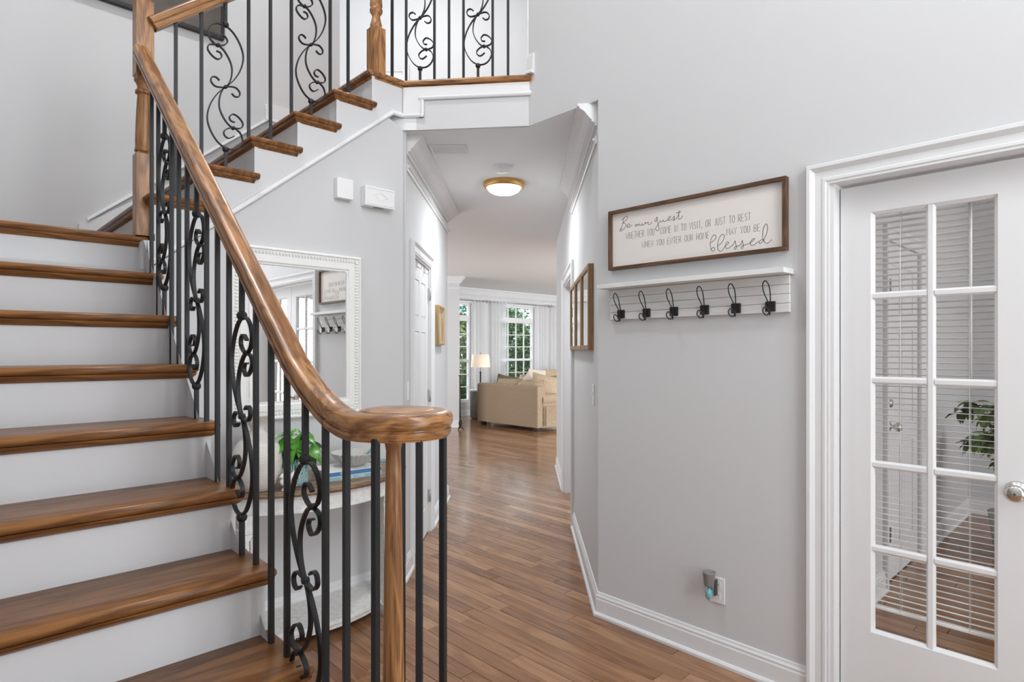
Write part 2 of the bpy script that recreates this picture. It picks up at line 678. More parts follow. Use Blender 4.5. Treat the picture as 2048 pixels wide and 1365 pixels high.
# hall
mb = MB()
for (y0, y1, z0, z1) in ((3.21, 4.85, 0, CEIL+.1), (4.85, 5.95, 2.03, CEIL+.1), (5.95, 7.3, 0, CEIL+.1)):
    mb.box(XR, XR+.11, y0, y1, z0, z1)
struct(mb.build('wall_hall_right', 'wall'))
mb = MB()
for (y0, y1, z0, z1) in ((3.66, 3.955, 0, CEIL+.1), (3.955, 4.665, 2.035, CEIL+.1), (4.665, 5.73, 0, CEIL+.1)):
    mb.box(XL-.12, XL, y0, y1, z0, z1)
struct(mb.build('wall_hall_left', 'wall'))
# wall under the second flight: follows the rake
mb = MB()
rake = lambda v_: 2.063+.807*(v_-1.052)
mb.prism([(VS, 0), (2.058, 0), (2.058, CEIL), (1.95, 2.78), (VS, rake(VS)-.02)], lambda a, b_, d: (a, d, b_), UC, UC+.1)
mb.box(VLEFT, VS, UC, UC+.1, 0, LAND-.16)
struct(vuz(mb, 'wall_stair', 'wall'))
mb = MB().box(VLEFT-T, 2.28, UB, UB+T, 0, TOP)
struct(vuz(mb, 'wall_stair_back', 'wall'))
mb = MB().box(VLEFT-T, VLEFT, -1.87, UB, 0, TOP)
struct(vuz(mb, 'wall_left', 'wall'))
mb = MB()
mb.box(VLEFT-T, .55, -1.87, -1.75, 0, TOP)
mb.box(1.98, VA, -1.87, -1.75, 0, TOP)
mb.box(.55, 1.98, -1.87, -1.75, 2.2, 2.75)
mb.box(.55, 1.98, -1.87, -1.75, 4.75, TOP)
struct(vuz(mb, 'wall_front', 'wall'))
# glazed front door and the window above it (behind the camera)
mb = MB()
for z0, z1 in ((2.75, 4.75),):
    for vv in (.55, 1.24, 1.93):
        mb.box(vv, vv+.05, -1.85, -1.77, z0, z1)
    for zz in (z0, 3.4, 4.05, z1-.05):
        mb.box(.55, 1.98, -1.85, -1.77, zz, zz+.05)
w_ = struct(vuz(mb, 'window_4', 'white'))
MB().box(.55, 1.98, -1.83, -1.825, 2.75, 4.75).build('pane', 'pane', w_)
mb = MB()
for vv in (.55, .78, 1.68, 1.9):
    mb.box(vv, vv+.08, -1.85, -1.78, 0, 2.2)
mb.box(.55, 1.98, -1.85, -1.78, 0, .3).box(.55, 1.98, -1.85, -1.78, 2.08, 2.2)
w_ = struct(vuz(mb, 'door_4', 'white'))
MB().box(.55, 1.98, -1.83, -1.825, .2, 2.15).build('pane', 'pane', w_)
# study
mb = MB()
mb.box(VA+T, 4.075, 1.05, 1.17, 0, CEIL).box(4.825, 6.45, 1.05, 1.17, 0, CEIL).box(4.075, 4.825, 1.05, 1.17, 2.05, CEIL)
struct(vuz(mb, 'wall_study_left', 'wall'))
struct(vuz(MB().box(6.45, 6.57, -3.1, 1.17, 0, CEIL), 'wall_study_back', 'wall'))
struct(vuz(MB().box(VA, 6.57, -3.1, -2.98, 0, CEIL), 'wall_study_right', 'wall'))
struct(vuz(MB().box(VA+T, 6.57, -3.1, 1.17, CEIL, CEIL+.08), 'ceiling_study', 'ceiling'))
# hall and living-room ceiling
mb = MB()
mb.prism([(XL-.12, 3.64), (-.01, 3.611), (.394, 3.207), (.48, 3.207), (.48, 7.2), (12.06, 7.2), tuple(P(13.62, 10.12)[:2]), tuple(P(3.45, 10.12)[:2]), (-4.7, 5.6), (XL-.12, 5.6)], lambda a, b_, d: (a, b_, d), CEIL, CEIL+.1)
struct(mb.build('ceiling', 'ceiling'))
struct(MB().box(-5.2, 4.4, -3.6, 8.2, TOP, TOP+.1).build('ceiling_upper', 'ceiling'))
# dining room (left of the hall) and living-room shell
struct(MB().box(-4.6, XL-.12, 5.61, 5.73, 0, CEIL).build('wall_dining_front', 'wall'))
struct(MB().box(-4.6, -4.48, 5.73, 11.07, 0, CEIL).build('wall_dining_left', 'wall'))
struct(MB().box(-3.2, -1.19, 10.95, 11.07, 0, CEIL).build('wall_living_left', 'wall'))
struct(MB().box(XR, 12.2, 7.3, 7.4, 0, CEIL).build('wall_living_front', 'wall'))
struct(vuz(MB().box(13.5, 13.62, 3.3, 10.1, 0, CEIL), 'wall_living_right', 'wall'))
WIN = [(7.82, 1.1), (9.77, 1.1), (11.66, 1.1)]
mb = MB()
edges = [3.5]
for c, w in WIN:
    edges += [c-w/2, c+w/2]
edges.append(13.62)
for i in range(0, len(edges), 2):
    mb.box(edges[i], edges[i+1], UW, UW+T, 0, CEIL)
for c, w in WIN:
    mb.box(c-w/2, c+w/2, UW, UW+T, 0, .30).box(c-w/2, c+w/2, UW, UW+T, 2.41, CEIL)
struct(vuz(mb, 'wall_living_back', 'wall'))
# upper floor slab, fascia and upper walls
mb = MB()
poly = [P(1.862, UB), P(1.862, UC+.01), Vector((XL, 3.66, 0)), Vector((.03, 3.60, 0)), Vector((.03, 8, 0)), Vector((-3.2, 8, 0)), P(2.25, 6)]
mb.prism([(p[0], p[1]) for p in poly], lambda a, b_, d: (a, b_, d), CEIL+.1, FL2-.001)
struct(mb.build('floor_upper', 'oak_x'))
struct(MB().box(.035, .15, 3.60, 8.0, CEIL+.1, TOP).build('wall_upper_right', 'wall'))
mb = MB()
mb.box(-4.5, -2.015, 7.9, 8.02, FL2, TOP).box(-1.595, .15, 7.9, 8.02, FL2, TOP).box(-2.015, -1.595, 7.9, 8.02, 5.05, TOP)
struct(mb.build('wall_upper_back', 'wall'))
struct(MB().box(-4.6, -4.48, 4.6, 8.02, FL2, TOP).build('wall_upper_left', 'wall'))

# ------------------------------------------------------------------ mouldings
BASE = [(0, 0), (.028, 0), (.028, .012), (.022, .02), (.015, .022), (.015, .088), (.012, .094), (.013, .104), (.008, .112), (.006, .122), (0, .124)]
t22 = math.tan(math.radians(22.5))


def base(name, p0, p1, nrm, m0=0, m1=0, z=0):
    mb = MB()
    mb.ext(BASE, (*p0[:2], z), (*p1[:2], z), (*nrm, 0), (0, 0, 1), m0, m1, on='a')
    return struct(mb.build(name, 'white'))


nA, nC = (-S, -S), (S, -S)
corner = (XR, VA/S-XR)
base('baseboard_right', P(VA, ka(.925)), corner, nA, 0, t22)
base('baseboard_right_end', P(VA, -1.75), P(VA, -.465), nA, 0, 0)
base('baseboard_hall_right', corner, (XR, 4.78), (-1, 0), -t22, 0)
base('baseboard_hall_right_far', (XR, 6.02), (XR, 7.3), (-1, 0))
cl = P(2.058, UC)
base('baseboard_stair', P(VS, UC), (XL, cl.y), nC, 0, t22)
base('baseboard_hall_left', (XL, cl.y), (XL, 3.885), (1, 0), -t22, 0)
base('baseboard_hall_left_far', (XL, 4.735), (XL, 5.73), (1, 0), 0, 1)
base('baseboard_hall_end', (XL, 5.73), (-1.6, 5.73), (0, 1), -1, 0)
base('baseboard_living_left', (-1.19, 10.95), (-3, 10.95), (0, -1))
base('baseboard_living_end', (-1.19, 10.95), (-1.19, 11.07), (1, 0))
base('baseboard_living_back', P(5, UW), P(13.5, UW), nC)
base('baseboard_study_left', P(VA+T, 1.05), P(4.0, 1.05), nC)
base('baseboard_study_left_far', P(4.9, 1.05), P(6.45, 1.05), nC)
base('baseboard_study_back', P(6.45, 1.05), P(6.45, -2.9), nA)
base('baseboard_upper_right', P(VA, 2.513), P(VA, 2.465), nA, 0, 0, FL2)
base('baseboard_stair_back', P(1.70, UB), P(2.28, UB), nC, 0, 0, FL2)
# skirt board that climbs the back wall beside the second flight
mb = MB()
sk = lambda v_: LAND+.28+R2/RUN2*(v_-.72)
mb.prism([(.62, LAND), (1.9, FL2), (1.9, FL2+.125), (1.72, FL2+.125), (1.72, sk(1.58)), (.70, sk(.70)-.01), (.62, sk(.70)-.05)], lambda a, b_, d: (a, d, b_), UB-.018, UB)
o = struct(vuz(mb, 'trim_1', 'white'))
cap = MB()
cap.ext([(0, 0), (.026, 0), (.026, .010), (.019, .020), (0, .022)], (.66, UB, sk(.66)), (1.72, UB, sk(1.72)-.0), (0, -1, 0), (0, 0, 1))
cap.build('cap_moulding', 'white', o)

CAS = [(0, 0), (.012, 0), (.012, .008), (.016, .012), (.016, .022), (.013, .026), (.014, .05), (.024, .062), (.028, .066), (.028, .078), (.022, .082), (0, .082)]


def casing(name, a0, a1, zt, A, fn, rz=R45):
    """casing round an opening a0..a1, fn(a, z) -> point in the wall face, A = out of the wall; mesh in world space"""
    mb = MB()
    d = (fn(a1, 0)-fn(a0, 0)).normalized()
    A = Vector((*A, 0))
    mb.ext(CAS, fn(a0, 0), fn(a0, zt), A, -d, 0, 1)
    mb.ext(CAS, fn(a1, 0), fn(a1, zt), A, d, 0, 1)
    mb.ext(CAS, fn(a0, zt), fn(a1, zt), A, Vector((0, 0, 1)), -1, 1)
    return struct(mb.build(name, 'white'))


casing('trim_2', -.385, ka(.845), 2.051, nA, lambda a, z: P(VA, a, z))
casing('trim_3', 3.955, 4.665, 2.035, (1, 0), lambda a, z: Vector((XL, a, z)))
casing('trim_4', 4.85, 5.95, 2.03, (-1, 0), lambda a, z: Vector((XR, a, z)))
casing('trim_5', 4.075, 4.825, 2.05, nC, lambda a, z: P(a, 1.05, z))
# jambs
mb = MB()
mb.box(VA-.001, VA+T, ka(.83), ka(.846), 0, 2.066).box(VA-.001, VA+T, -.386, -.37, 0, 2.066).box(VA-.001, VA+T, -.37, ka(.83), 2.051, 2.067)
struct(vuz(mb, 'trim_6', 'white'))
mb = MB()
mb.box(XR-.001, XR+.112, 5.935, 5.951, 0, 2.03).box(XR-.001, XR+.112, 4.849, 4.865, 0, 2.03).box(XR-.001, XR+.112, 4.865, 5.935, 2.015, 2.031)
struct(mb.build('trim_7', 'white'))
mb = MB().box(XL-.12, XL+.001, 3.954, 3.968, 0, 2.035).box(XL-.12, XL+.001, 4.652, 4.666, 0, 2.035).box(XL-.12, XL+.001, 3.968, 4.652, 2.021, 2.036)
struct(mb.build('trim_8', 'white'))
# crown: cove at the ceiling and a bead below
CROWN = [(0, 0), (.105, 0), (.105, -.012), (.096, -.016), (.094, -.026), (.080, -.034), (.066, -.045), (.050, -.066), (.036, -.082), (.030, -.085), (.030, -.095), (.014, -.103), (.012, -.118), (0, -.118)]
BEAD = [(0, -.175), (.010, -.175), (.014, -.183), (.024, -.189), (.026, -.198), (.014, -.203), (.010, -.215), (0, -.215)]


def crown(name, p0, p1, nrm, m0=0, m1=0):
    mb = MB()
    for pr in (CROWN, BEAD):
        mb.ext(pr, (*p0[:2], CEIL), (*p1[:2], CEIL), (*nrm, 0), (0, 0, 1), m0, m1, on='a')
    return struct(mb.build(name, 'white'))


crown('trim_9', (XL, 3.72), (XL, 5.73), (1, 0), 0, 1)
crown('trim_10', (XL, 5.73), (-1.6, 5.73), (0, 1), -1, 0)
crown('trim_11', (XR, 3.26), (XR, 4.95), (-1, 0), .0, 0)
crown('trim_12', (-1.19, 10.95), (-3.1, 10.95), (0, -1), -1, 0)
crown('trim_13', (-1.19, 10.95), (-1.19, 11.07), (1, 0), -1, 0)
crown('trim_14', P(5, UW), P(13.5, UW), nC)
# corner bead strips at the mouth of the hall
mb = MB().box(XL-.02, XL+.012, 3.655, 3.70, 0, CEIL)
struct(mb.build('trim_15', 'wall'))
# fascia of the landing over the hall, with its panel moulding
FA, FB = Vector((XL, 3.640, 0)), Vector((.030, 3.575, 0))     # line of the fascia, wall to wall
fd = (FB-FA).normalized()
fn_ = Vector((fd.y, -fd.x, 0))                                   # towards the foyer
FLEN = (FB-FA).length


def fpt(a, out, z):
    return FA+fd*a+fn_*out+Vector((0, 0, z))


mb = MB()
mb.prism([(.004, CEIL-.001), (FLEN, CEIL-.001), (FLEN, FL2-.03), (.004, FL2-.03)], lambda a, b_, d: fpt(a, d, b_), -.02, 0)
struct(mb.build('trim_16', 'wall'))
xs = .115
mb = MB()
mb.prism([(.003, 2.81), (xs, 2.81), (xs, 2.915), (FLEN, 2.915), (FLEN, FL2-.04), (.003, FL2-.04)], lambda a, b_, d: fpt(a, d, b_), 0, .012)
PM = [(0, 0), (.008, 0), (.013, .004), (.016, .012), (.013, .018), (.007, .020), (.007, .030), (0, .032)]
mb.ext(PM, fpt(-.006, .004, 2.797), fpt(xs+.016, .004, 2.797), fn_, (0, 0, 1), 0, 0)
mb.ext(PM, fpt(xs+.016, .004, 2.797), fpt(xs+.016, .004, 2.90), fn_, -fd, 0, 0)
mb.ext(PM, fpt(xs-.016, .004, 2.90), fpt(FLEN+.012, .004, 2.90), fn_, (0, 0, 1), 0, 0)
struct(mb.build('trim_17', 'white'))

# ------------------------------------------------------------------ staircase
stair = thing('staircase', 'white and oak staircase turning at a landing, with stained wooden treads and white risers', 'staircase', P(.17, .8), R45)
OV, OU = .17, .8                                # origin of the staircase in (v, u)


def tread_mesh(wd, dp, name, thick=.030):
    """x 0..wd (nosed return at x = wd), y 0..dp (nosing at y = 0), top at z = 0"""
    mb = MB()
    r = thick/2
    arc = [(-r*math.cos(a), -r+r*math.sin(a)) for a in [math.radians(t_) for t_ in (-90, -60, -30, 0, 30, 60, 90)]]
    prof = [(dp, -thick)]+[(r+y, z) for y, z in arc]+[(dp, 0)]
    n = len(prof)
    vs_ = []
    for k, x in enumerate((0, wd)):
        for y, z in prof:
            vs_.append((x-(r if k else 0), y, z))
    # return: bulge the end
    fs = [tuple(range(n))] + [(i, i+n, (i+1) % n+n, (i+1) % n) for i in range(n)]
    mb.add(vs_, fs, True)
    ends = [[(wd-r, *p) for p in prof]]
    b0 = len(mb.v)-n
    prev = list(range(b0, b0+n))
    for t_ in (30, 60, 90):
        a = math.radians(t_)
        ring = []
        for y, z in prof:
            zz = -r+(z+r)*math.cos(a)
            yy = y if y > r else r+(y-r)*math.cos(a)
            ring.append((wd-r+r*math.sin(a), yy, zz))
        bb = len(mb.v)
        mb.add(ring, [])
        cur = list(range(bb, bb+n))
        for i in range(n):
            j = (i+1) % n
            mb.f.append([prev[i], cur[i], cur[j], prev[j]])
            mb.s.append(True)
        prev = cur
    me = mb.mesh(name)
    return me


def scotia_mesh(wd, dp, name):
    prof = [(.008, -.030), (.009, -.034), (.013, -.041), (.020, -.047), (.026, -.051), (.034, -.052), (.034, -.030)]
    mb = MB()
    mb.ext(prof, (0, 0, 0), (wd, 0, 0), (0, 1, 0), (0, 0, 1), 0, -1, on='a')
    mb.ext(prof, (wd, 0, 0), (wd, dp, 0), (-1, 0, 0), (0, 0, 1), 1, 0, on='a')
    return mb.mesh(name)


wd1 = VS+.028-VLEFT
tm = tread_mesh(wd1, RUN1+.05, 'tread')
tm.materials.append(M['tread'])
tm_l = tread_mesh(wd1, UB-(D0+10*RUN1-.03), 'landing')
tm_l.materials.append(M['tread'])
sm_ = scotia_mesh(wd1-.0, RUN1+.03, 'scotia')
sm_.materials.append(M['tread'])
rm = MB().box(0, VS-VLEFT, 0, .018, 0, R1-.030).mesh('riser')
rm.materials.append(M['riser_white'])
for k in range(1, 11):
    nose = D0+k*RUN1-.030
    if k == 1:
        mb = MB()
        pts = [(VLEFT, nose+.3), (VLEFT, nose)]
        pts += [(VS+.10+.17*math.sin(a), nose+.17-.17*math.cos(a)) for a in [math.pi*i/14 for i in range(15)]]
        pts += [(VS+.028, nose+.34)]
        mb.prism(pts, lambda a, b_, d: (a-OV, b_-OU, d), R1-.030, R1)
        mb.build('tread', 'tread', stair, bevel=.011, seg=3)
        mb = MB()
        pts = [(VLEFT, nose+.3), (VLEFT, nose+.03)]
        pts += [(VS+.08+.14*math.sin(a), nose+.17-.14*math.cos(a)) for a in [math.pi*i/14 for i in range(15)]]
        pts += [(VS, nose+.31)]
        mb.prism(pts, lambda a, b_, d: (a-OV, b_-OU, d), 0, R1-.030)
        mb.build('riser', 'riser_white', stair)
        continue
    share('landing' if k == 10 else 'tread', tm_l if k == 10 else tm, stair, (VLEFT-OV, nose-OU, k*R1))
    share('scotia', sm_, stair, (VLEFT-OV, nose-OU, k*R1))
    share('riser', rm, stair, (VLEFT-OV, nose+.030-OU, (k-1)*R1))
# closed side of the first flight
pts = [(D0+RUN1, 0)]
for k in range(2, 11):
    pts += [(D0+k*RUN1+.002, (k-1)*R1), (D0+k*RUN1+.002, k*R1-.030)]
pts += [(UC, LAND-.030), (UC, 0)]
pts[1:2] = [(D0+RUN1, .19), (D0+2*RUN1+.002, .19)]
mb = MB().prism(pts, lambda a, b_, d: (d-OV, a-OU, b_), VS-.014, VS)
mb.build('stringer', 'riser_white', stair)
# second flight
UN = 3.060
wd2 = UB-UN
tm2 = tread_mesh(wd2, RUN2+.05, 'tread')
tm2.materials.append(M['tread'])
sm2 = scotia_mesh(wd2, RUN2+.03, 'scotia')
sm2.materials.append(M['tread'])
rm2 = MB().box(0, UB-UC+.01, 0, .018, 0, R2-.030).mesh('riser')
rm2.materials.append(M['riser_white'])
for k in range(11, 16):
    nv = V16-(16-k)*RUN2
    z = LAND+(k-10)*R2
    share('tread', tm2, stair, (nv-OV, UB-OU, z), -math.pi/2)
    share('scotia', sm2, stair, (nv-OV, UB-OU, z), -math.pi/2)
    share('riser', rm2, stair, (nv+.03-OV, UB-OU, z-R2), -math.pi/2)
share('riser', rm2, stair, (V16+.03-OV, UB-OU, FL2-R2), -math.pi/2)
# skirt board, saw-tooth above, raked below
pts = [(VS, rake(VS))]
for k in range(11, 17):
    nv = V16-(16-k)*RUN2+.03
    z = LAND+(k-10)*R2
    pts += [(nv, z-R2-.0), (nv, z-.030)]
pts[0:2] = [(VS, rake(VS)), (VS, LAND-.03), (VS+.03, LAND-.03)]
pts += [(2.057, FL2-.040), (2.057, 2.81), (2.0, 2.81)]
mb = MB().prism(pts, lambda a, b_, d: (a-OV, d-OU, b_), UC-.005, UC-.0005)
mb.build('skirt_board', 'riser_white', stair)
mb = MB()
mb.ext(PM, (VS-OV, UC-.006-OU, rake(VS)-.014), (1.985-OV, UC-.006-OU, rake(1.985)-.014), (0, -1, 0), (0, 0, 1), 0, 0)
mb.ext(PM, (1.980-OV, UC-.006-OU, 2.797), (2.064-OV, UC-.006-OU, 2.797), (0, -1, 0), (0, 0, 1), 0, 0)
mb.build('skirt_moulding', 'white', stair)
# landing nosing of the upper floor: along the wall, then over the hall
NOS = [(.03, 0), (-.014, 0), (-.024, -.004), (-.029, -.015), (-.024, -.026), (-.014, -.030), (-.004, -.031), (-.006, -.037), (.002, -.047), (.008, -.055), (.03, -.055)]
mb = MB()
kk = P(2.058, UC-.012)
a0 = P(V16, UC-.012)
mb.ext(NOS, (*P(V16+.026, UC-.004)[:2], FL2), (*P(2.058, UC-.004)[:2], FL2), (-S, S, 0), (0, 0, 1), 1, t22, on='a')
mb.build('upper_nosing', 'oak_x', stair, rz=-R45, loc=tuple(Matrix.Rotation(-R45, 3, 'Z') @ (-P(OV, OU))))
mb = MB()
e0, e1 = P(V16+.026, UC-.004), P(V16+.026, UB)
mb.ext(NOS, (*e1[:2], FL2), (*e0[:2], FL2), (S, S, 0), (0, 0, 1), 0, -1, on='a')
mb.build('upper_nosing', 'oak_x', stair, rz=-R45, loc=tuple(Matrix.Rotation(-R45, 3, 'Z') @ (-P(OV, OU))))
mb = MB()
mb.ext(NOS, (*P(2.058, UC-.004)[:2], FL2), fpt(FLEN+.02, .004, FL2), -fn_, (0, 0, 1), t22*.9, .6, on='a')
mb.build('upper_nosing', 'oak_x', stair, rz=-R45, loc=tuple(Matrix.Rotation(-R45, 3, 'Z') @ (-P(OV, OU))))

# ------------------------------------------------------------------ railings
bar_me = MB().box(-.0069, .0069, -.0069, .0069, 0, 1).mesh('baluster')
bar_me.materials.append(M['iron'])
bar2_me = MB().box(-.0069, .0069, -.0069, .0069, 0, 1).mesh('bar')
bar2_me.materials.append(M['iron'])
collar_me = MB().lathe([(.0065, -.014), (.0125, -.010), (.0155, -.004), (.0155, .004), (.0125, .010), (.0065, .014)], 12).mesh('collar')
collar_me.materials.append(M['iron'])
KX, KZ = .774/1000/.95, .774/1000
s1 = [(175, 200), (130, 200), (95, 225), (75, 270), (85, 310), (105, 330), (130, 340), (165, 325), (185, 300), (178, 275), (155, 266), (125, 288)]
s1b = [(175, 200), (215, 222), (250, 268), (275, 330), (278, 390), (260, 460), (230, 520), (200, 562), (175, 590)]
s2 = [(122, 378), (145, 382), (152, 405), (130, 428), (97, 415), (73, 382), (85, 350), (130, 340), (165, 360), (198, 410), (212, 460), (208, 520), (192, 566), (175, 590)]
s3 = [(140, 560), (120, 545), (97, 552), (92, 580), (115, 603), (150, 600), (175, 590)]


def sxy(p):
    return Vector(((p[0]-175)*KX, 0, (590-p[1])*KZ))


def rot180(p):
    return (350-p[0], 1180-p[1])


mb = MB()
for path in (s1[::-1]+s1b[1:]+[rot180(p) for p in s1b[::-1]][1:]+[rot180(p) for p in s1][1:],
             s2+[rot180(p) for p in s2[::-1]][1:],
             s3+[rot180(p) for p in s3[::-1]][1:]):
    mb.tube(catmull([sxy(p) for p in path], 5), 0, side=(0, 1, 0), flat=(.0026, .0062))
for p in ((130, 338), (220, 842), (175, 590)):
    q = sxy(p)
    mb.tube([q+Vector((0, -.0085, 0)), q+Vector((0, .0085, 0))], .0085, 10)
scroll_me = mb.mesh('scroll')
scroll_me.materials.append(M['iron'])
SH = 390*KZ                                     # half height of the scroll


def scroll_baluster(parent, loc, rz, z0, z1, zc):
    o = share('scroll_baluster', scroll_me, parent, (loc[0], loc[1], zc), rz)
    a = share('bar', bar2_me, o, (0, 0, z0-zc), 0, (1, 1, zc-SH-z0))
    share('bar', bar2_me, o, (0, 0, SH), 0, (1, 1, z1-zc-SH))
    share('collar', collar_me, o, (0, 0, SH+.008))
    share('collar', collar_me, o, (0, 0, -SH-.008))
    return o


RAIL = [(-.021, -.060), (-.0215, -.057), (-.0245, -.0555), (-.0265, -.049), (-.0275, -.042), (-.0275, -.040), (-.0235, -.0385), (-.0235, -.0355), (-.0275, -.034), (-.0305, -.029), (-.0312, -.022), (-.0305, -.013), (-.0265, -.005), (-.019, -.0008), (-.010, .0004), (0, .0008)]
RAIL += [(-a, b_) for a, b_ in RAIL[-2::-1]]


def sweep(mb, prof, pts, scale=None, plumb=False):
    pts = [Vector(p) for p in pts]
    n, m = len(pts), len(prof)
    vs_ = []
    for i, p in enumerate(pts):
        t = (pts[min(i+1, n-1)]-pts[max(i-1, 0)]).normalized()
        x = Vector((t.y, -t.x, 0)).normalized()
        up = x.cross(t).normalized()
        s = scale[i] if scale else 1
        for a, b_ in prof:
            vs_.append(p+x*a*s+up*b_)
    fs = [tuple(range(m)), tuple((n-1)*m+k for k in range(m))[::-1]]
    for i in range(n-1):
        for k in range(m):
            l = (k+1) % m
            fs.append((i*m+k, (i+1)*m+k, (i+1)*m+l, i*m+l))
    mb.add(vs_, fs, True)
    return mb


def smooth_by_angle(o, deg=35):
    me = o.data
    for e in me.edges:
        pass
    try:
        me.set_sharp_from_angle(angle=math.radians(deg))
    except Exception:
        pass


# --- lower flight
VB = .69
rail1 = thing('stair_railing', 'oak handrail with round volute and black iron scroll balusters on the lower stair flight', 'railing', P(.79, 1.2), R45)
RO = Vector((.79, 1.2, 0))
ztop = lambda u_: 1.873+.86*(u_-2.09)
path = [(VB, u_, ztop(u_)) for u_ in (3.15, 2.8, 2.4, 2.0, 1.7, 1.52)]
ZV = 1.258
for i in range(1, 11):                           # easement
    t_ = i/11
    p0, p1, p2 = Vector((VB, 1.52, ztop(1.52))), Vector((VB, 1.341, ZV)), Vector((VB, 1.23, ZV))
    path.append((1-t_)**2*p0+2*t_*(1-t_)*p1+t_*t_*p2)
VC, UCN = .796, 1.219                            # eye of the volute
for i in range(0, 41):
    t_ = i/40
    a = math.pi+t_*math.radians(560)
    r_ = .122-.094*t_
    path.append((VC+r_*math.cos(a)+(VB-VC+.122)*max(0, 1-t_*5), UCN+r_*math.sin(a)+.011*max(0, 1-t_*5), ZV+.004*t_))
mb = sweep(MB(), RAIL, [Vector(p)-RO for p in path[:13]])
o = mb.build('handrail', 'oak_rail', rail1)
smooth_by_angle(o, 28)
mb = sweep(MB(), RAIL, [Vector(p)-RO for p in path[12:]])
mb.lathe([(.06, -.058), (.088, -.052), (.090, -.006), (.084, .0015), (.074, .0046), (.0, .0052)], 40, (VC-RO.x, UCN-RO.y, ZV))
o = mb.build('volute', 'oak_volute', rail1)
smooth_by_angle(o, 28)
zbot = lambda u_: ztop(u_)-.074 if u_ > 1.5 else (ZV-.05 if u_ < 1.30 else ZV-.05+(ztop(1.5)-.074-ZV+.05)*((u_-1.30)/.2)**1.6)


def tread_z(u_):
    k = int((u_-(D0-.03))/RUN1)
    return max(1, k)*R1


bars1 = [2.974, 2.868, ('s', 2.774), 2.672, 2.575, 2.472, ('s', 2.36), 2.249, 2.139, 2.030, ('s', 1.919), 1.807, 1.697, 1.592, ('s', 1.482), 1.372, 1.27]
for b_ in bars1:
    u_ = b_[1] if isinstance(b_, tuple) else b_
    z0, z1 = tread_z(u_), zbot(u_)+.012
    if isinstance(b_, tuple):
        scroll_baluster(rail1, (VB-RO.x, u_-RO.y), math.pi/2, z0, z1, z0+.125+SH)
    else:
        share('baluster', bar_me, rail1, (VB-RO.x, u_-RO.y, z0), 0, (1, 1, z1-z0))
for (v_, u_, rz) in ((.694, 1.150, .2), (.776, 1.104, .75), (.886, 1.163, .35), (.86, 1.30, 0)):
    share('baluster', bar_me, rail1, (v_-RO.x, u_-RO.y, R1), rz, (1, 1, ZV-.05-R1))
# volute newel
mb = MB()
mb.lathe([(.036, 0), (.036, .14), (.030, .15), (.034, .165), (.028, .18), (.0265, .25), (.025, .45), (.0215, .72), (.0185, .92), (.0175, .97), (.020, .985), (.0235, .995), (.026, 1.002), (.026, 1.018), (.02, 1.03)], 24,
         (VC-.006-RO.x, UCN+.010-RO.y, R1))
o = mb.build('newel_post', 'oak_z', rail1)
smooth_by_angle(o, 40)


def newel(parent, v_, u_, z0, blocks, turned, top=None, size=.08, ro=(0, 0)):
    """blocks: square sections (za, zb); turned: lathe profile"""
    h = size/2
    mb = MB()
    for za, zb, ca, cb in blocks:
        ring = []
        for z, s_ in ((za, h-ca), (za+ca, h), (zb-cb, h), (zb, h-cb)):
            ring.append([(v_-ro[0]+x*s_, u_-ro[1]+y*s_, z) for x, y in ((-1, -1), (1, -1), (1, 1), (-1, 1))])
        vs_ = [p for r_ in ring for p in r_]
        fs = [(3, 2, 1, 0), (12, 13, 14, 15)]
        for i in range(3):
            for k in range(4):
                l = (k+1) % 4
                fs.append((i*4+k, i*4+l, i*4+4+l, i*4+4+k))
        mb.add(vs_, fs)
    mb.lathe(turned, 24, (v_-ro[0], u_-ro[1], 0))
    if top:
        mb.lathe(top, 24, (v_-ro[0], u_-ro[1], 0))
    o = mb.build('newel_post', 'oak_z', parent)
    smooth_by_angle(o, 40)
    return o


VN, UNW = .706, 3.187
newel(rail1, VN, UNW, LAND, [(LAND, 2.312, 0, .016), (2.640, 3.005, .020, .010)],
      [(.030, 2.305), (.036, 2.312), (.036, 2.322), (.033, 2.326), (.0335, 2.36), (.031, 2.45), (.0265, 2.545), (.0245, 2.572), (.033, 2.577), (.034, 2.584), (.033, 2.590), (.025, 2.596), (.0255, 2.61), (.031, 2.626), (.037, 2.632), (.038, 2.640), (.033, 2.648), (.03, 2.66)],
      [(.03, 3.0), (.03, 3.02), (.038, 3.03), (.030, 3.04), (.022, 3.055), (.036, 3.08), (.04, 3.105), (.034, 3.13), (.012, 3.148), (0, 3.15)], ro=(RO.x, RO.y), size=.072)

# --- upper flight
UB2 = 3.15
rail2 = thing('stair_railing', 'oak handrail and black iron scroll balusters on the upper stair flight above the mirror', 'railing', P(1.3, UB2, 0), R45)
RO2 = Vector((1.3, UB2, 0))
sl = R2/RUN2
zt2 = lambda v_: LAND+.985+sl*(v_-.70)
mb = sweep(MB(), RAIL, [Vector((v_, UB2, zt2(v_)))-RO2 for v_ in (.712, 1.2, 1.87)])
o = mb.build('handrail', 'oak_rail_up', rail2)
smooth_by_angle(o, 40)


def tread2_z(v_):
    k = int(math.floor((v_-(V16-5*RUN2))/RUN2))+11
    return LAND+(min(k, 16)-10)*R2


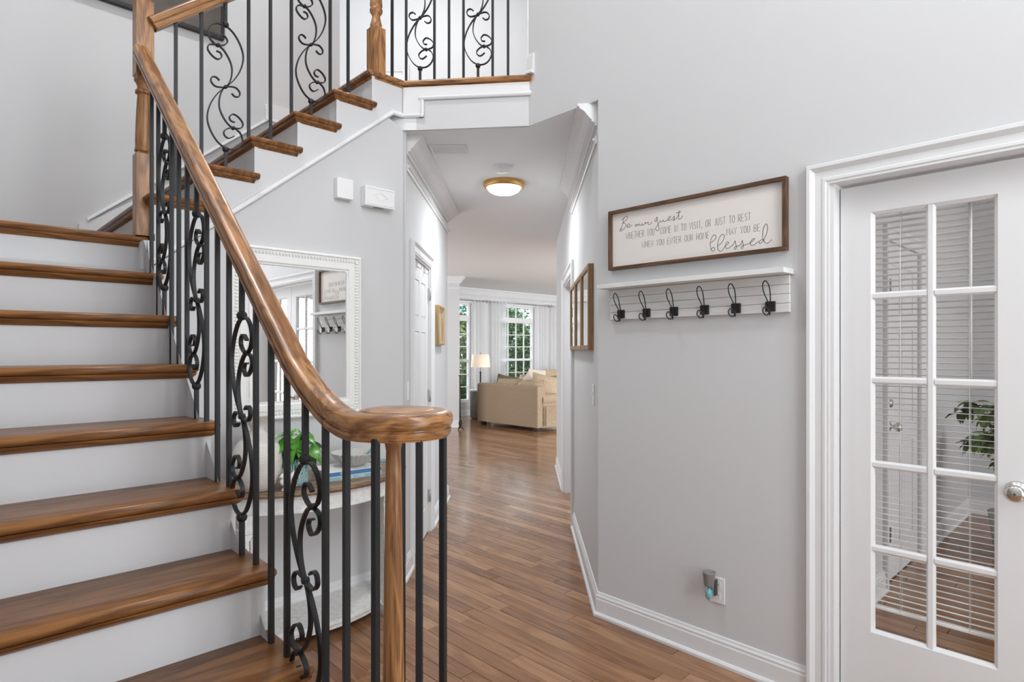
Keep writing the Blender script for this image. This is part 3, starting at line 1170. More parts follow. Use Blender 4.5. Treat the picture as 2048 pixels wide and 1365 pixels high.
for b_ in (.831, .943, ('s', 1.054), 1.166, 1.277, 1.389, ('s', 1.499), 1.612, 1.722):
    v_ = b_[1] if isinstance(b_, tuple) else b_
    z0, z1 = tread2_z(v_), zt2(v_)-.06
    if isinstance(b_, tuple):
        scroll_baluster(rail2, (v_-RO2.x, 0), 0, z0, z1, z0+.115+SH)
    else:
        share('baluster', bar_me, rail2, (v_-RO2.x, 0, z0), 0, (1, 1, z1-z0))
NV, NU = 1.905, 3.150
newel(rail2, NV, NU, FL2, [(FL2, 3.315, 0, .014), (3.95, 4.2, .014, .01)],
      [(.03, 3.30), (.036, 3.318), (.034, 3.33), (.030, 3.345), (.023, 3.375), (.026, 3.385), (.036, 3.40), (.038, 3.415), (.032, 3.425), (.037, 3.44), (.036, 3.452), (.035, 3.47), (.032, 3.7), (.026, 3.88), (.034, 3.9), (.026, 3.92), (.036, 3.945), (.03, 3.96)],
      [(.03, 4.19), (.03, 4.21), (.022, 4.23), (.038, 4.27), (.03, 4.31), (0, 4.33)], ro=(RO2.x, RO2.y))

# --- balcony over the hall
rail3 = thing('balcony_railing', 'oak and black iron scroll balustrade edging the upper landing above the hall', 'railing', (-.35, 3.655, FL2), -.085)
B0 = Vector((-.35, 3.655, FL2))
pk = P(2.05, NU+.02)
unr = Matrix.Rotation(.085, 3, 'Z')
mb = sweep(MB(), RAIL, [Vector((.385, .0, .98)), Vector((-.375, .0, .98))])
sweep(mb, RAIL, [Vector((-.375, 0, .98)), unr @ (P(NV, NU, FL2+.98)-B0)])
o = mb.build('handrail', 'oak_x', rail3)
smooth_by_angle(o, 40)
for b_ in (-.725, ('s', -.638), -.549, -.459, -.370, ('s', -.281), -.192, -.099):
    x_ = b_[1] if isinstance(b_, tuple) else b_
    if isinstance(b_, tuple):
        scroll_baluster(rail3, (x_-B0.x, 0), 0, 0, .93, .105+SH)
    else:
        share('baluster', bar_me, rail3, (x_-B0.x, 0, 0), R45*0, (1, 1, .93))
q = unr @ (P(2.025, 3.165, 0)-Vector((B0.x, B0.y, 0)))
share('baluster', bar_me, rail3, (q.x, q.y, 0), R45+.085, (1, 1, .93))

# ------------------------------------------------------------------ french doors with blinds
LITE_U = (.719, .339)


def french_leaf(name, u_hinge, u_free, knob, glab):
    """leaf between two u values; local frame = (v, u, z) grid, mesh relative to hinge corner"""
    lo, hi = min(u_hinge, u_free), max(u_hinge, u_free)
    v0, v1 = VA+.062, VA+.097
    st, z0, z1, tz = .109, kz(.325), kz(1.925), kz(2.032)
    mb = MB()
    mb.box(v0, v1, lo+.002, lo+st, .01, tz).box(v0, v1, hi-st, hi-.002, .01, tz)
    mb.box(v0, v1, lo+st, hi-st, .01, z0).box(v0, v1, lo+st, hi-st, z1, tz)
    d = struct(vuz(mb, name, 'white'))
    mid = (lo+hi)/2
    rows = [z0+(z1-z0)*i/5 for i in range(6)]
    mt = MB()
    # bevelled glazing bars
    prof = [(-.016, .004), (-.016, .012), (-.006, .0), (.006, .0), (.016, .012), (.016, .004)]
    prof = [(-.014, .022), (-.014, .010), (-.007, .003), (.007, .003), (.014, .010), (.014, .022)]
    mt = MB().ext([(b_, a) for a, b_ in prof], (v0, mid, z0), (v0, mid, z1), (1, 0, 0), (0, 1, 0))
    mt.build('muntin', 'white', d)
    for z in rows[1:-1]:
        for (a0_, a1_) in ((lo+st, mid-.012), (mid+.012, hi-st)):
            MB().ext([(b_, a) for a, b_ in prof], (v0, a0_, z), (v0, a1_, z), (1, 0, 0), (0, 0, 1)).build('muntin', 'white', d)
    # sticking round the lites
    sk_ = [(.0, 0), (.010, .010), (.022, .010), (.022, 0)]
    for (a0_, a1_) in ((lo+st, mid-.014), (mid+.014, hi-st)):
        for i in range(5):
            za, zb = rows[i]+(.014 if i else 0), rows[i+1]-(.014 if i < 4 else 0)
            MB().box(v0+.014, v0+.0165, a0_-.004, a1_+.004, za-.004, zb+.004).build('pane', 'pane', d)
    mb = MB()
    for a0_, sgn in ((lo+st, 1), (hi-st, -1)):
        mb.ext([(x, y) for x, y in ((.001, 0), (.012, .011), (.02, .011), (.02, 0))], (v0, a0_, z0), (v0, a0_, z1), (1, 0, 0), (0, sgn, 0), 1, -1)
    for z, sgn in ((z0, 1), (z1, -1)):
        mb.ext([(x, y) for x, y in ((.001, 0), (.012, .011), (.02, .011), (.02, 0))], (v0, lo+st, z), (v0, hi-st, z), (1, 0, 0), (0, 0, sgn), 1, -1)
    mb.build('glazing_bead', 'white', d)
    if knob:
        ku, kzz = knob
        mb = MB()
        pr = [(.033, 0), (.033, .004), (.028, .009), (.012, .013), (.011, .030), (.016, .036), (.025, .043), (.0285, .052), (.0275, .061), (.021, .067), (.009, .0695), (.0, .07)]
        mb.lathe(pr, 28)
        o_ = mb.build('door_knob', 'steel', d, loc=(v0, ku, kzz))
        o_.rotation_euler = (0, -math.pi/2, 0)
        MB().lathe([(.0035, .0685), (.0035, .0705)], 8).build('lock_hole', 'slot_dark', o_)
    # blind
    bl = thing('window_blind', glab, 'blind', P(VA+.125, mid, .0), R45)
    hw = (hi-lo)/2-st+.012
    MB().box(-.014, .014, -hw, hw, 1.935, 1.965).build('head_rail', 'blind', bl)
    sl_ = MB()
    nseg = 4
    pts = []
    for i in range(nseg+1):
        t_ = -1+2*i/nseg
        pts.append((t_*.0125, .0016*(1-t_*t_)-.0022*t_))
    vs_ = [(x, y, z) for y in (-hw, hw) for x, z in pts]
    n_ = nseg+1
    fs = [(i, i+1, n_+i+1, n_+i) for i in range(nseg)]
    base_n = len(vs_)
    vs_ += [(x, y, z-.0007) for (x, y, z) in vs_]
    fs += [(base_n+i+n_, base_n+n_+i+1, base_n+i+1, base_n+i) for i in range(nseg)]
    fs += [(0, n_, base_n+n_, base_n), (nseg, base_n+nseg, base_n+n_+nseg, n_+nseg)]
    sl_.add(vs_, fs, True)
    me = sl_.mesh('slat')
    me.materials.append(M['blind'])
    z = .425
    while z < 1.93:
        share('slat', me, bl, (0, 0, z))
        z += .0226
    MB().box(-.012, .012, -hw, hw, .392, .405).build('bottom_rail', 'blind', bl, bevel=.003)
    for y in (-hw*.52, hw*.52):
        for x in (-.0125, .0125):
            MB().tube([(x, y, .40), (x, y, 1.94)], .0011, 5).build('ladder_cord', 'blind', bl)
    MB().tube([(-.018, -hw*.52-.006, 1.30), (-.018, -hw*.52-.006, 1.93)], .003, 6).build('tilt_wand', 'blind', bl)
    return d


french_leaf('door_1', ka(.828), ka(.231), (ka(.288), kz(.935)), 'white slatted blind behind the glass of the french door nearest the coat hooks')
french_leaf('door_2', ka(.229), -.368, None, 'white slatted blind behind the glass of the french door farther from the coat hooks')

# study: panel door, plant
def panel_door(name, a0, a1, zt, fn, nrm, z0=.01, depth=.035):
    """six-panel door in the plane fn(a, z); nrm = towards the viewer"""
    A = Vector((*nrm, 0))
    mb = MB()

    def slab(a_0, a_1, z_0, z_1, d0, d1):
        pts = [fn(a_0, z_0), fn(a_1, z_0), fn(a_1, z_1), fn(a_0, z_1)]
        vs_ = [p+A*d0 for p in pts]+[p+A*d1 for p in pts]
        return vs_, [(3, 2, 1, 0), (4, 5, 6, 7), (0, 1, 5, 4), (1, 2, 6, 5), (2, 3, 7, 6), (3, 0, 4, 7)]
    mb.add(*slab(a0, a1, z0, zt, -depth, -.006))
    w = a1-a0
    st = .11*w/.7
    cols = [(a0+st, a0+w/2-st*.42), (a0+w/2+st*.42, a1-st)]
    rows = [(z0+.2, z0+.80), (z0+.92, z0+1.52), (z0+1.62, zt-.13)]
    # stiles and rails proud of the panels
    for c0, c1 in ((a0, a0+st), (a0+w/2-st*.42, a0+w/2+st*.42), (a1-st, a1)):
        mb.add(*slab(c0, c1, z0, zt, -.006, 0))
    zz = [z0]+[q_ for r_ in rows for q_ in r_]+[zt]
    for i in range(0, len(zz), 2):
        for c0, c1 in cols:
            mb.add(*slab(c0, c1, zz[i], zz[i+1], -.006, 0))
    d = struct(mb.build(name, 'white'))
    for c0, c1 in cols:
        for r0, r1 in rows:
            q_ = MB()
            g = .018
            vs_ = [fn(a, z)+A*h for (a, z, h) in ((c0+.004, r0+.004, -.0058), (c1-.004, r0+.004, -.0058), (c1-.004, r1-.004, -.0058), (c0+.004, r1-.004, -.0058),
                                                   (c0+g, r0+g, -.001), (c1-g, r0+g, -.001), (c1-g, r1-g, -.001), (c0+g, r1-g, -.001))]
            q_.add(vs_, [(4, 5, 6, 7), (0, 1, 5, 4), (1, 2, 6, 5), (2, 3, 7, 6), (3, 0, 4, 7)])
            q_.build('door_panel', 'white', d)
    return d


d = panel_door('door_3', 3.972, 4.648, 2.018, lambda a, z: Vector((XL-.012, a, z)), (1, 0))
for z in (.28, 1.05, 1.83):
    MB().box(XL-.010, XL+.004, 4.640, 4.662, z-.045, z+.045).tube([(XL+.004, 4.651, z-.047), (XL+.004, 4.651, z+.047)], .005, 8).build('hinge', 'hinge', d)
mb = MB().tube([(XL+.004, 3.99, .93), (XL+.03, 3.99, .93)], .009, 10).ball((XL+.05, 4.02, .93), .026)
for i, y_ in enumerate((4.14, 4.45)):
    hk = tag(MB().box(XL-.013, XL-.002, y_-.012, y_+.012, 1.965, 2.019).tube([(XL-.002, y_, 1.97), (XL+.022, y_, 1.955), (XL+.026, y_, 1.975)], .003, 6).build('over_door_hook', 'steel'),
             'small metal over-door hook on the closet door, nearer '+('the light switch' if i == 0 else 'the hinges'), 'hook', 'hooks over the closet door')
d = panel_door('door_5', 4.077, 4.823, 2.049, lambda a, z: P(a, 1.062, z), nC)
for z in (.3, 1.78):
    q_ = MB()
    p = P(4.12, 1.05, z)
    q_.box(-.012, .012, -.008, .004, -.045, .045).build('hinge', 'hinge', d, loc=p, rz=R45)
mb = MB().lathe([(.03, 0), (.03, .005), (.011, .012), (.011, .03), (.026, .04), (.028, .055), (.018, .066), (0, .068)], 20)
o = mb.build('door_knob', 'steel', d, loc=P(4.16, 1.062, .94))
o.rotation_euler = (math.pi/2, 0, R45)
mb = MB().lathe([(.026, 0), (.026, .012), (.02, .018), (0, .019)], 20)
o = mb.build('dead_bolt', 'steel', d, loc=P(4.16, 1.062, 1.08))
o.rotation_euler = (math.pi/2, 0, R45)
# upstairs closet door
d = panel_door('door_6', -2.0, -1.61, 5.03, lambda a, z: Vector((a, 7.90, z)), (0, -1), FL2+.01)
MB().box(-1.622, -1.598, 7.885, 7.899, 3.40, 3.50).build('hinge', 'gold', d)
mb = MB()
fn = lambda a, z: Vector((a, 7.9, z))
dd = Vector((1, 0, 0))
mb.ext(CAS, (-2.015, 7.9, FL2), (-2.015, 7.9, 5.05), (0, -1, 0), (-1, 0, 0), 0, 1)
mb.ext(CAS, (-1.595, 7.9, FL2), (-1.595, 7.9, 5.05), (0, -1, 0), (1, 0, 0), 0, 1)
struct(mb.build('trim_18', 'white'))


def leaf_mesh(ln, wd, mat, droop=.35, name='leaf'):
    mb = MB()
    n = 6
    vs_ = []
    for i in range(n+1):
        t_ = i/n
        w = wd*math.sin(math.pi*min(1, t_**.8))*.5+.0004
        x = ln*t_*(1-.25*droop*t_)
        z = ln*(.35*t_-droop*1.3*t_*t_)
        vs_ += [(x, -w, z+w*.35), (x, 0, z), (x, w, z+w*.35)]
    fs = []
    for i in range(n):
        for k in range(2):
            fs.append((i*3+k, i*3+k+3, i*3+k+4, i*3+k+1))
    mb.add(vs_, fs, True)
    me = mb.mesh(name)
    me.materials.append(M[mat])
    return me


# potted tree in the study
pl = thing('potted_tree', 'leafy green houseplant standing on the study floor beyond the blinds', 'plant', P(5.25, .56), 0)
MB().lathe([(.11, 0), (.15, .02), (.18, .26), (.185, .30), (.165, .30), (.15, .26), (.0, .255)], 28).build('pot', 'bowl_ceramic', pl)
mb = MB()
rnd = random.Random(3)
tips = []
for i in range(13):
    a = rnd.uniform(0, 6.28)
    top_ = Vector((math.cos(a)*rnd.uniform(.1, .30), math.sin(a)*rnd.uniform(.1, .30), rnd.uniform(.50, 1.05)))
    st_ = [Vector((0, 0, .24)), Vector((top_.x*.3, top_.y*.3, .24+(top_.z-.24)*.5)), top_, top_+Vector((top_.x*.4, top_.y*.4, -.06))]
    pts = catmull(st_, 5)
    mb.tube(pts, .005, 5)
    tips.append(pts)
mb.build('stem', 'bark', pl)
lm = leaf_mesh(.12, .05, 'leaf_tree', .5)
mb = MB()
base_l = lm
lv = MB()
for pts in tips:
    for k in range(4, len(pts)):
        for j in range(5):
            p = pts[k]
            rot = Matrix.Rotation(rnd.uniform(0, 6.28), 4, 'Z') @ Matrix.Rotation(rnd.uniform(-.5, .7), 4, 'Y')
            s_ = rnd.uniform(.6, 1.2)
            lv.add([p+(rot @ Vector(v_.co))*s_ for v_ in base_l.vertices], [tuple(f.vertices) for f in base_l.polygons], True)
o = lv.build('foliage', 'leaf_tree', pl)
o['kind'] = 'stuff'

# ------------------------------------------------------------------ sign
SU, SZ = ka(1.445), kz(1.955)
SG = thing('wall_sign', 'long framed white sign with grey lettering about guests, above the coat hooks', 'sign', P(VA, SU, SZ), R45)
su, sz = .449, .1515
FRD = .032
mb = MB()
o = MB().box(-.014, -.006, -su+.01, su-.01, -sz+.01, sz-.01).build('panel', 'sign_board', SG)
for (y0, y1, z0, z1, mt) in ((-su, su, sz-.016, sz, 'walnut_y'), (-su, su, -sz, -sz+.016, 'walnut_y'), (-su, -su+.016, -sz+.016, sz-.016, 'walnut_z'), (su-.016, su, -sz+.016, sz-.016, 'walnut_z')):
    MB().box(-FRD, -.001, y0, y1, z0, z1).build('frame_rail', mt, SG, bevel=.0015)
PV = VA-.0145


def ribbon(mb, pts, w):
    """flat pen stroke on the sign, pts = (u, z)"""
    n = len(pts)
    if n < 2:
        return
    vs_ = []
    for i in range(n):
        a, b_ = pts[max(i-1, 0)], pts[min(i+1, n-1)]
        d_ = Vector((b_[0]-a[0], b_[1]-a[1]))
        d_ = d_.normalized() if d_.length > 1e-9 else Vector((1, 0))
        nn = Vector((-d_.y, d_.x))*w/2
        for s_ in (1, -1):
            vs_.append((PV-VA, pts[i][0]+nn.x*s_-SU, pts[i][1]+nn.y*s_-SZ))
    mb.add(vs_, [(2*i, 2*i+1, 2*i+3, 2*i+2) for i in range(n-1)])


def trace(ox, oy, strokes, w):
    mb = MB()
    for st_ in strokes:
        pts = [on_v(ox+x/8.532, oy+y/8.532, PV) for x, y in st_]
        pts = catmull([Vector((a, b_, 0)) for a, b_ in pts], 5)
        ribbon(mb, [(p.x, p.y) for p in pts], w)
    return mb


g1 = [[(375, 330), (380, 345), (420, 300), (455, 278), (470, 295), (455, 335), (415, 375), (385, 395), (425, 402), (440, 432), (420, 482), (385, 516), (350, 536), (335, 520), (355, 497), (378, 490)],
      [(408, 305), (395, 370), (375, 440), (360, 490), (352, 520)],
      [(460, 450), (500, 440), (512, 420), (492, 410), (465, 430), (458, 460), (480, 472), (520, 455), (548, 430)],
      [(630, 418), (605, 425), (600, 442), (618, 448), (638, 432), (628, 416), (645, 428), (668, 415)],
      [(670, 400), (665, 425), (682, 438), (706, 425), (720, 398), (716, 425), (735, 435), (760, 415), (775, 380), (782, 402), (808, 386), (825, 380), (820, 410), (845, 420), (870, 400), (885, 375)],
      [(980, 300), (950, 320), (935, 352), (945, 372), (965, 350), (976, 318), (972, 288), (978, 360), (1000, 450), (1006, 500), (982, 527), (955, 512), (950, 480), (975, 440), (1010, 390), (1030, 365)],
      [(1030, 345), (1036, 376), (1060, 370), (1080, 343), (1081, 365), (1100, 375), (1130, 355), (1165, 335), (1202, 300), (1195, 280), (1170, 300), (1160, 338), (1185, 350), (1220, 335), (1245, 310), (1263, 275), (1270, 320), (1263, 352), (1245, 350), (1256, 335), (1300, 320), (1340, 250), (1355, 178), (1345, 240), (1340, 310), (1356, 332), (1390, 310), (1412, 268)],
      [(1298, 226), (1386, 200)]]
trace(1200, 400, g1, .0023).build('lettering', 'ink', SG)
g2 = [[(350, 905), (400, 870), (435, 830), (443, 790), (420, 769), (385, 790), (355, 860), (345, 930), (355, 1000), (380, 1046), (412, 1036), (420, 1002), (400, 980), (372, 1000), (358, 1018)],
      [(470, 962), (540, 900), (578, 830), (586, 785), (560, 759), (520, 785), (485, 860), (470, 950), (480, 1020), (520, 1051), (560, 1020), (600, 960), (640, 930), (660, 905), (640, 889), (612, 930), (605, 975), (635, 1000), (680, 980), (740, 930), (766, 870), (776, 900), (790, 980), (772, 1016), (755, 996), (772, 970), (830, 955), (868, 925), (892, 866), (900, 900), (910, 970), (892, 1000), (872, 985), (888, 955), (950, 935), (1000, 920), (1060, 880), (1102, 842), (1090, 829), (1050, 860), (1030, 910), (1050, 946), (1100, 935), (1170, 880)],
      [(1262, 862), (1232, 850), (1192, 870), (1180, 900), (1202, 911), (1252, 870), (1300, 760), (1326, 660), (1312, 592), (1292, 584), (1256, 650), (1240, 750), (1245, 830), (1275, 890), (1320, 912), (1365, 882), (1398, 845)]]
trace(1380, 380, g2, .0023).build('lettering', 'ink', SG)
# single-stroke narrow capitals, cell 0..1 wide, 0..1 high
FONT = {
    'A': [[(0, 0), (.5, 1), (1, 0)], [(.2, .38), (.8, .38)]], 'B': [[(0, 0), (0, 1), (.6, 1), (.85, .85), (.8, .6), (.5, .5), (.9, .4), (1, .2), (.7, 0), (0, 0)], [(0, .5), (.5, .5)]],
    'C': [[(.95, .85), (.6, 1), (.2, .85), (0, .5), (.2, .12), (.6, 0), (.95, .15)]], 'D': [[(0, 0), (0, 1), (.5, .95), (.9, .7), (.9, .3), (.5, .04), (0, 0)]],
    'E': [[(.9, 1), (0, 1), (0, 0), (.9, 0)], [(0, .5), (.7, .5)]], 'F': [[(.9, 1), (0, 1), (0, 0)], [(0, .5), (.7, .5)]], 'G': [[(.95, .85), (.6, 1), (.2, .85), (0, .5), (.2, .12), (.6, 0), (.95, .15), (.95, .45), (.6, .45)]],
    'H': [[(0, 0), (0, 1)], [(.9, 0), (.9, 1)], [(0, .5), (.9, .5)]],
    'I': [[(.5, 0), (.5, 1)]], 'J': [[(.8, 1), (.8, .2), (.5, 0), (.1, .1)]], 'L': [[(0, 1), (0, 0), (.9, 0)]], 'M': [[(0, 0), (.1, 1), (.5, .35), (.9, 1), (1, 0)]], 'N': [[(0, 0), (0, 1), (.9, 0), (.9, 1)]],
    'O': [[(.5, 1), (.12, .85), (0, .5), (.12, .12), (.5, 0), (.88, .12), (1, .5), (.88, .85), (.5, 1)]], 'P': [[(0, 0), (0, 1), (.7, .98), (.95, .75), (.7, .48), (0, .45)]],
    'R': [[(0, 0), (0, 1), (.65, .98), (.9, .76), (.65, .52), (0, .48)], [(.45, .5), (.95, 0)]], 'S': [[(.9, .86), (.6, 1), (.15, .88), (.15, .62), (.8, .42), (.92, .16), (.5, 0), (.05, .14)]],
    'T': [[(.5, 0), (.5, 1)], [(0, 1), (1, 1)]], 'U': [[(0, 1), (0, .25), (.25, 0), (.7, 0), (.9, .25), (.9, 1)]], 'V': [[(0, 1), (.5, 0), (1, 1)]],
    'W': [[(0, 1), (.25, 0), (.5, .75), (.75, 0), (1, 1)]], 'Y': [[(0, 1), (.5, .5), (1, 1)], [(.5, .5), (.4, 0)]], ',': [[(.5, .1), (.35, -.18)]], 'Z': [[(0, 1), (.9, 1), (0, 0), (.9, 0)]]}


def caps(text, u0, u1, z0, z1, w, put):
    """write text from u0 to u1 with baseline z0, cap height z1-z0"""
    wid = {'I': .35, ',': .3, ' ': .75, 'M': 1.2, 'W': 1.3, 'J': .7}
    tot = sum(wid.get(c, .85)+.32 for c in text)-.32
    sc_ = (u1-u0)/tot
    x = 0
    for c in text:
        cw = wid.get(c, .85)
        for st_ in FONT.get(c, []):
            put([(u0+sc_*(x+px*cw), z0+(z1-z0)*py) for px, py in st_], w)
        x += cw+.32


for text, pa, pb, pt in (('WHETHER YOU', (1251.5, 479.7), (1309, 469.5), (1250.2, 466.8)),
                         ('COME IN TO VISIT, OR JUST TO REST', (1321, 468.4), (1501, 441), (1320.6, 455)),
                         ('WHEN YOU ENTER OUR HOME', (1283.8, 495.5), (1418.5, 477.3), (1282.6, 483.8)),
                         ('MAY YOU BE', (1453, 471.4), (1520, 462), (1453.3, 457.8))):
    a, b_, c = on_v(*pa, PV), on_v(*pb, PV), on_v(*pt, PV)
    mb = MB()
    caps(text, a[0], b_[0], (a[1]+b_[1])/2, (a[1]+b_[1])/2+c[1]-a[1], .0021, lambda pts, w: ribbon(mb, pts, w))
    mb.build('lettering', 'ink_pale', SG)

# ------------------------------------------------------------------ coat rack
RK = thing('coat_rack', 'white plank coat rack with a narrow shelf and six black wire hooks', 'coat rack', P(VA, ka(1.44), kz(1.553)), R45)
for i in range(4):
    MB().box(-.016, -.001, -.452, .452, .001+.0385*i, .0385*(i+1)-.0005).build('plank', 'whitewash', RK, bevel=.001, seg=1)
MB().box(-.105, -.001, -.465, .47, .155, .176).build('shelf', 'whitewash', RK, bevel=.0015)
plate_me = MB().box(-.026, -.016, -.020, .020, -.021, .021)
plate_me.box(-.030, -.026, -.004, .004, -.021, .021)
plate_me = plate_me.mesh('hook')
plate_me.materials.append(M['black_wire'])
big = catmull([(-.029, -.002, .0), (-.034, -.005, .02), (-.055, -.013, .058), (-.068, -.012, .088), (-.072, 0, .103), (-.068, .012, .088), (-.055, .013, .058), (-.034, .005, .02), (-.029, .002, .0)], 5)
small = catmull([(-.029, .002, -.012), (-.034, .003, -.032), (-.050, .009, -.036), (-.066, .013, -.018), (-.071, 0, -.004), (-.066, -.013, -.018), (-.050, -.009, -.036), (-.034, -.003, -.032), (-.029, -.002, -.012)], 5)
wire_me = MB().tube(big, .0024, 8).tube(small, .0024, 8).mesh('wire')
wire_me.materials.append(M['black_wire'])
for u_ in (1.817, 1.667, 1.517, 1.362, 1.215, 1.067):
    o = share('hook', plate_me, RK, (0, (u_-1.44)*KA, 1.580-1.553))
    share('wire', wire_me, o, (0, 0, 0))

# ------------------------------------------------------------------ outlet and plug-in
OUT = thing('wall_outlet', 'white duplex outlet plate low on the grey wall', 'outlet', P(VA, ka(1.309), kz(.335)), R45)
MB().box(-.006, -.0005, -.035, .035, -.058, .058).build('cover_plate', 'plastic_white', OUT, bevel=.002)
for z in (.024, -.024):
    r_ = MB().box(-.0075, -.006, -.017, .017, z-.014, z+.014).build('receptacle', 'plastic_white', OUT, bevel=.003)
    for y in (-.006, .006):
        MB().box(-.0078, -.0074, y-.001, y+.001, z-.003, z+.006).build('slot', 'slot_dark', r_)
AF = thing('plug_in_air_freshener', 'grey plug-in air freshener with a turquoise vial on the outlet', 'air freshener', P(VA-.008, ka(1.325), kz(.335)), R45)
MB().lathe([(.018, 0), (.022, .01), (.027, .06), (.029, .066), (.025, .066), (.022, .058), (.0, .056)], 24, (-.034, .004, .02)).build('cup', 'plastic_grey', AF)
MB().lathe([(.008, 0), (.014, .004), (.015, .03), (.009, .038), (.009, .05)], 20, (-.034, .006, -.028)).build('vial', 'turquoise', AF)
MB().tube([(-.05, .006, .03), (-.054, .006, -.02), (-.04, .006, -.034), (-.02, .006, -.03)], .004, 8).build('bracket', 'plastic_grey', AF)
MB().box(-.03, 0, -.014, .014, .006, .044).build('plug_body', 'plastic_grey', AF, bevel=.004)
MB().box(-.0225, -.0005, -.020, -.013, -.02, .05).build('clip', 'slot_dark', AF, bevel=.002)


def switch(label, loc, rz):
    s_ = thing('light_switch', label, 'light switch', loc, rz)
    MB().box(-.006, -.0005, -.035, .035, -.058, .058).build('cover_plate', 'plastic_white', s_, bevel=.002)
    MB().box(-.014, -.006, -.004, .004, -.004, .010).build('toggle', 'plastic_white', s_, bevel=.001)


switch('white toggle switch below the row of wood framed mirrors', (XR, 3.42, 1.15), 0)
switch('white toggle switch beside the closet door casing', (XL, 3.765, 1.145), math.pi)

# ------------------------------------------------------------------ three mirrors in the hall
for i, lab in enumerate(('wood framed hall mirror hanging closest to the coat rack', 'wood framed hall mirror in the middle of the row of three', 'wood framed hall mirror hanging closest to the living room')):
    y0 = 3.43+i*.46
    t_ = thing('wall_mirror', lab, 'mirror', (XR, y0+.22, 1.40), 0, 'row of wood framed mirrors')
    d_, w_, h_ = .032, .22, .49
    MB().box(-.024, -.001, -w_+.005, w_-.005, .005, h_-.005).build('glass', 'mirror', t_)
    for (a0_, a1_, b0, b1) in ((-w_, -w_+.028, 0, h_), (w_-.028, w_, 0, h_), (-w_+.028, w_-.028, 0, .028), (-w_+.028, w_-.028, h_-.028, h_)):
        MB().box(-d_, -.001, a0_, a1_, b0, b1).build('frame_rail', 'mirror_wood', t_, bevel=.0015)
# small gilt mirror opposite
t_ = thing('wall_mirror', 'small gilt framed mirror between the closet door and the hall end', 'mirror', (XL, 5.12, 1.44), math.pi)
MB().box(-.018, -.002, -.13, .13, .05, .28).build('glass', 'mirror', t_)
FP = [(0.001, 0), (.032, 0), (.036, .012), (.028, .03), (.02, .055), (.012, .06), (.001, .06)]
mb = MB()
for p0, p1, B_ in (((-.17, 0), (.17, 0), (0, 1)), ((-.17, .33), (.17, .33), (0, -1))):
    mb.ext(FP, (0, p0[0], p0[1]), (0, p1[0], p1[1]), (-1, 0, 0), (0, 0, B_[1]), 1, -1)
for y_, s_ in ((-.17, 1), (.17, -1)):
    mb.ext(FP, (0, y_, 0), (0, y_, .33), (-1, 0, 0), (0, s_, 0), 1, -1)
mb.build('frame', 'gold_wood', t_)

# ------------------------------------------------------------------ ceiling fixtures
t_ = thing('ceiling_light', 'flush ceiling light with gold rim and glowing white dome', 'ceiling light', (-.164, 4.80, CEIL), 0)
MB().lathe([(.165, 0), (.165, -.012), (.158, -.034), (.146, -.044), (.138, -.040), (.138, -.002)], 40, cap=False).build('rim', 'gold', t_)
MB().lathe([(.140, -.030), (.135, -.046), (.118, -.066), (.09, -.082), (.05, -.092), (.0, -.096)], 40, cap=False).build('dome', 'lamp_glass', t_)
l = bpy.data.lights.new('hall_lamp', 'AREA')
l.shape, l.size, l.energy, l.color = 'DISK', .26, 21, (.93, .97, 1)
o = bpy.data.objects.new('hall_lamp', l)
C.objects.link(o)
o.location = (-.164, 4.80, CEIL-.10)
t_ = thing('smoke_detector', 'round white smoke detector on the hall ceiling', 'smoke detector', (-.165, 4.36, CEIL), 0)
MB().lathe([(.066, 0), (.066, -.012), (.060, -.016), (.060, -.032), (.050, -.042), (.0, -.044)], 32, cap=False).build('body', 'plastic_white', t_)
MB().lathe([(.012, -.042), (.012, -.047), (0, -.048)], 16, cap=False).build('test_button', 'plastic_white', t_)
t_ = thing('ceiling_vent', 'white ceiling air register at the mouth of the hall', 'vent', (-.50, 3.98, CEIL), 0)
MB().box(-.12, .12, -.08, -.065, -.008, -.001).box(-.12, .12, .065, .08, -.008, -.001).box(-.12, -.105, -.065, .065, -.008, -.001).box(.105, .12, -.065, .065, -.008, -.001).build('frame', 'white', t_)
for i in range(7):
    MB().box(-.105, .105, -.058+i*.019, -.045+i*.019, -.006, -.003).build('louver', 'white', t_)

# hanging light added to brighten the foyer, unseen high above the camera
ch = thing('added_chandelier', 'added dark iron branched hanging light with frosted globes, unseen above the entrance', 'added_chandelier', P(1.15, .1, 4.0), 0)
MB().tube([(0, 0, .3), (0, 0, TOP-4.0)], .006, 6).build('chain', 'iron', ch)
MB().lathe([(.02, -.12), (.045, -.06), (.03, 0), (.05, .08), (.02, .2), (.02, .3)], 20).build('body', 'iron', ch)
MB().lathe([(.07, -.03), (.07, 0)], 24, (0, 0, TOP-4.0)).build('canopy', 'iron', ch)
for k in range(6):
    a = k*math.pi/3
    c_, s_ = math.cos(a), math.sin(a)
    o = MB().tube(catmull([(.03*c_, .03*s_, 0), (.15*c_, .15*s_, -.09), (.28*c_, .28*s_, -.03), (.31*c_, .31*s_, .05)], 5), .008, 8).build('arm', 'iron', ch)
    MB().ball((.31*c_, .31*s_, .105), .055, 16, 10).build('globe', 'lamp_glass', o)
    l = bpy.data.lights.new('added_bulb', 'POINT')
    l.energy, l.color, l.shadow_soft_size = 6.5, (.98, .99, 1), .05
    q = bpy.data.objects.new('added_bulb', l)
    C.objects.link(q)
    q.location = P(1.15, .1, 4.0)+Vector((.31*c_, .31*s_, .0))
    q.location.z = 3.90

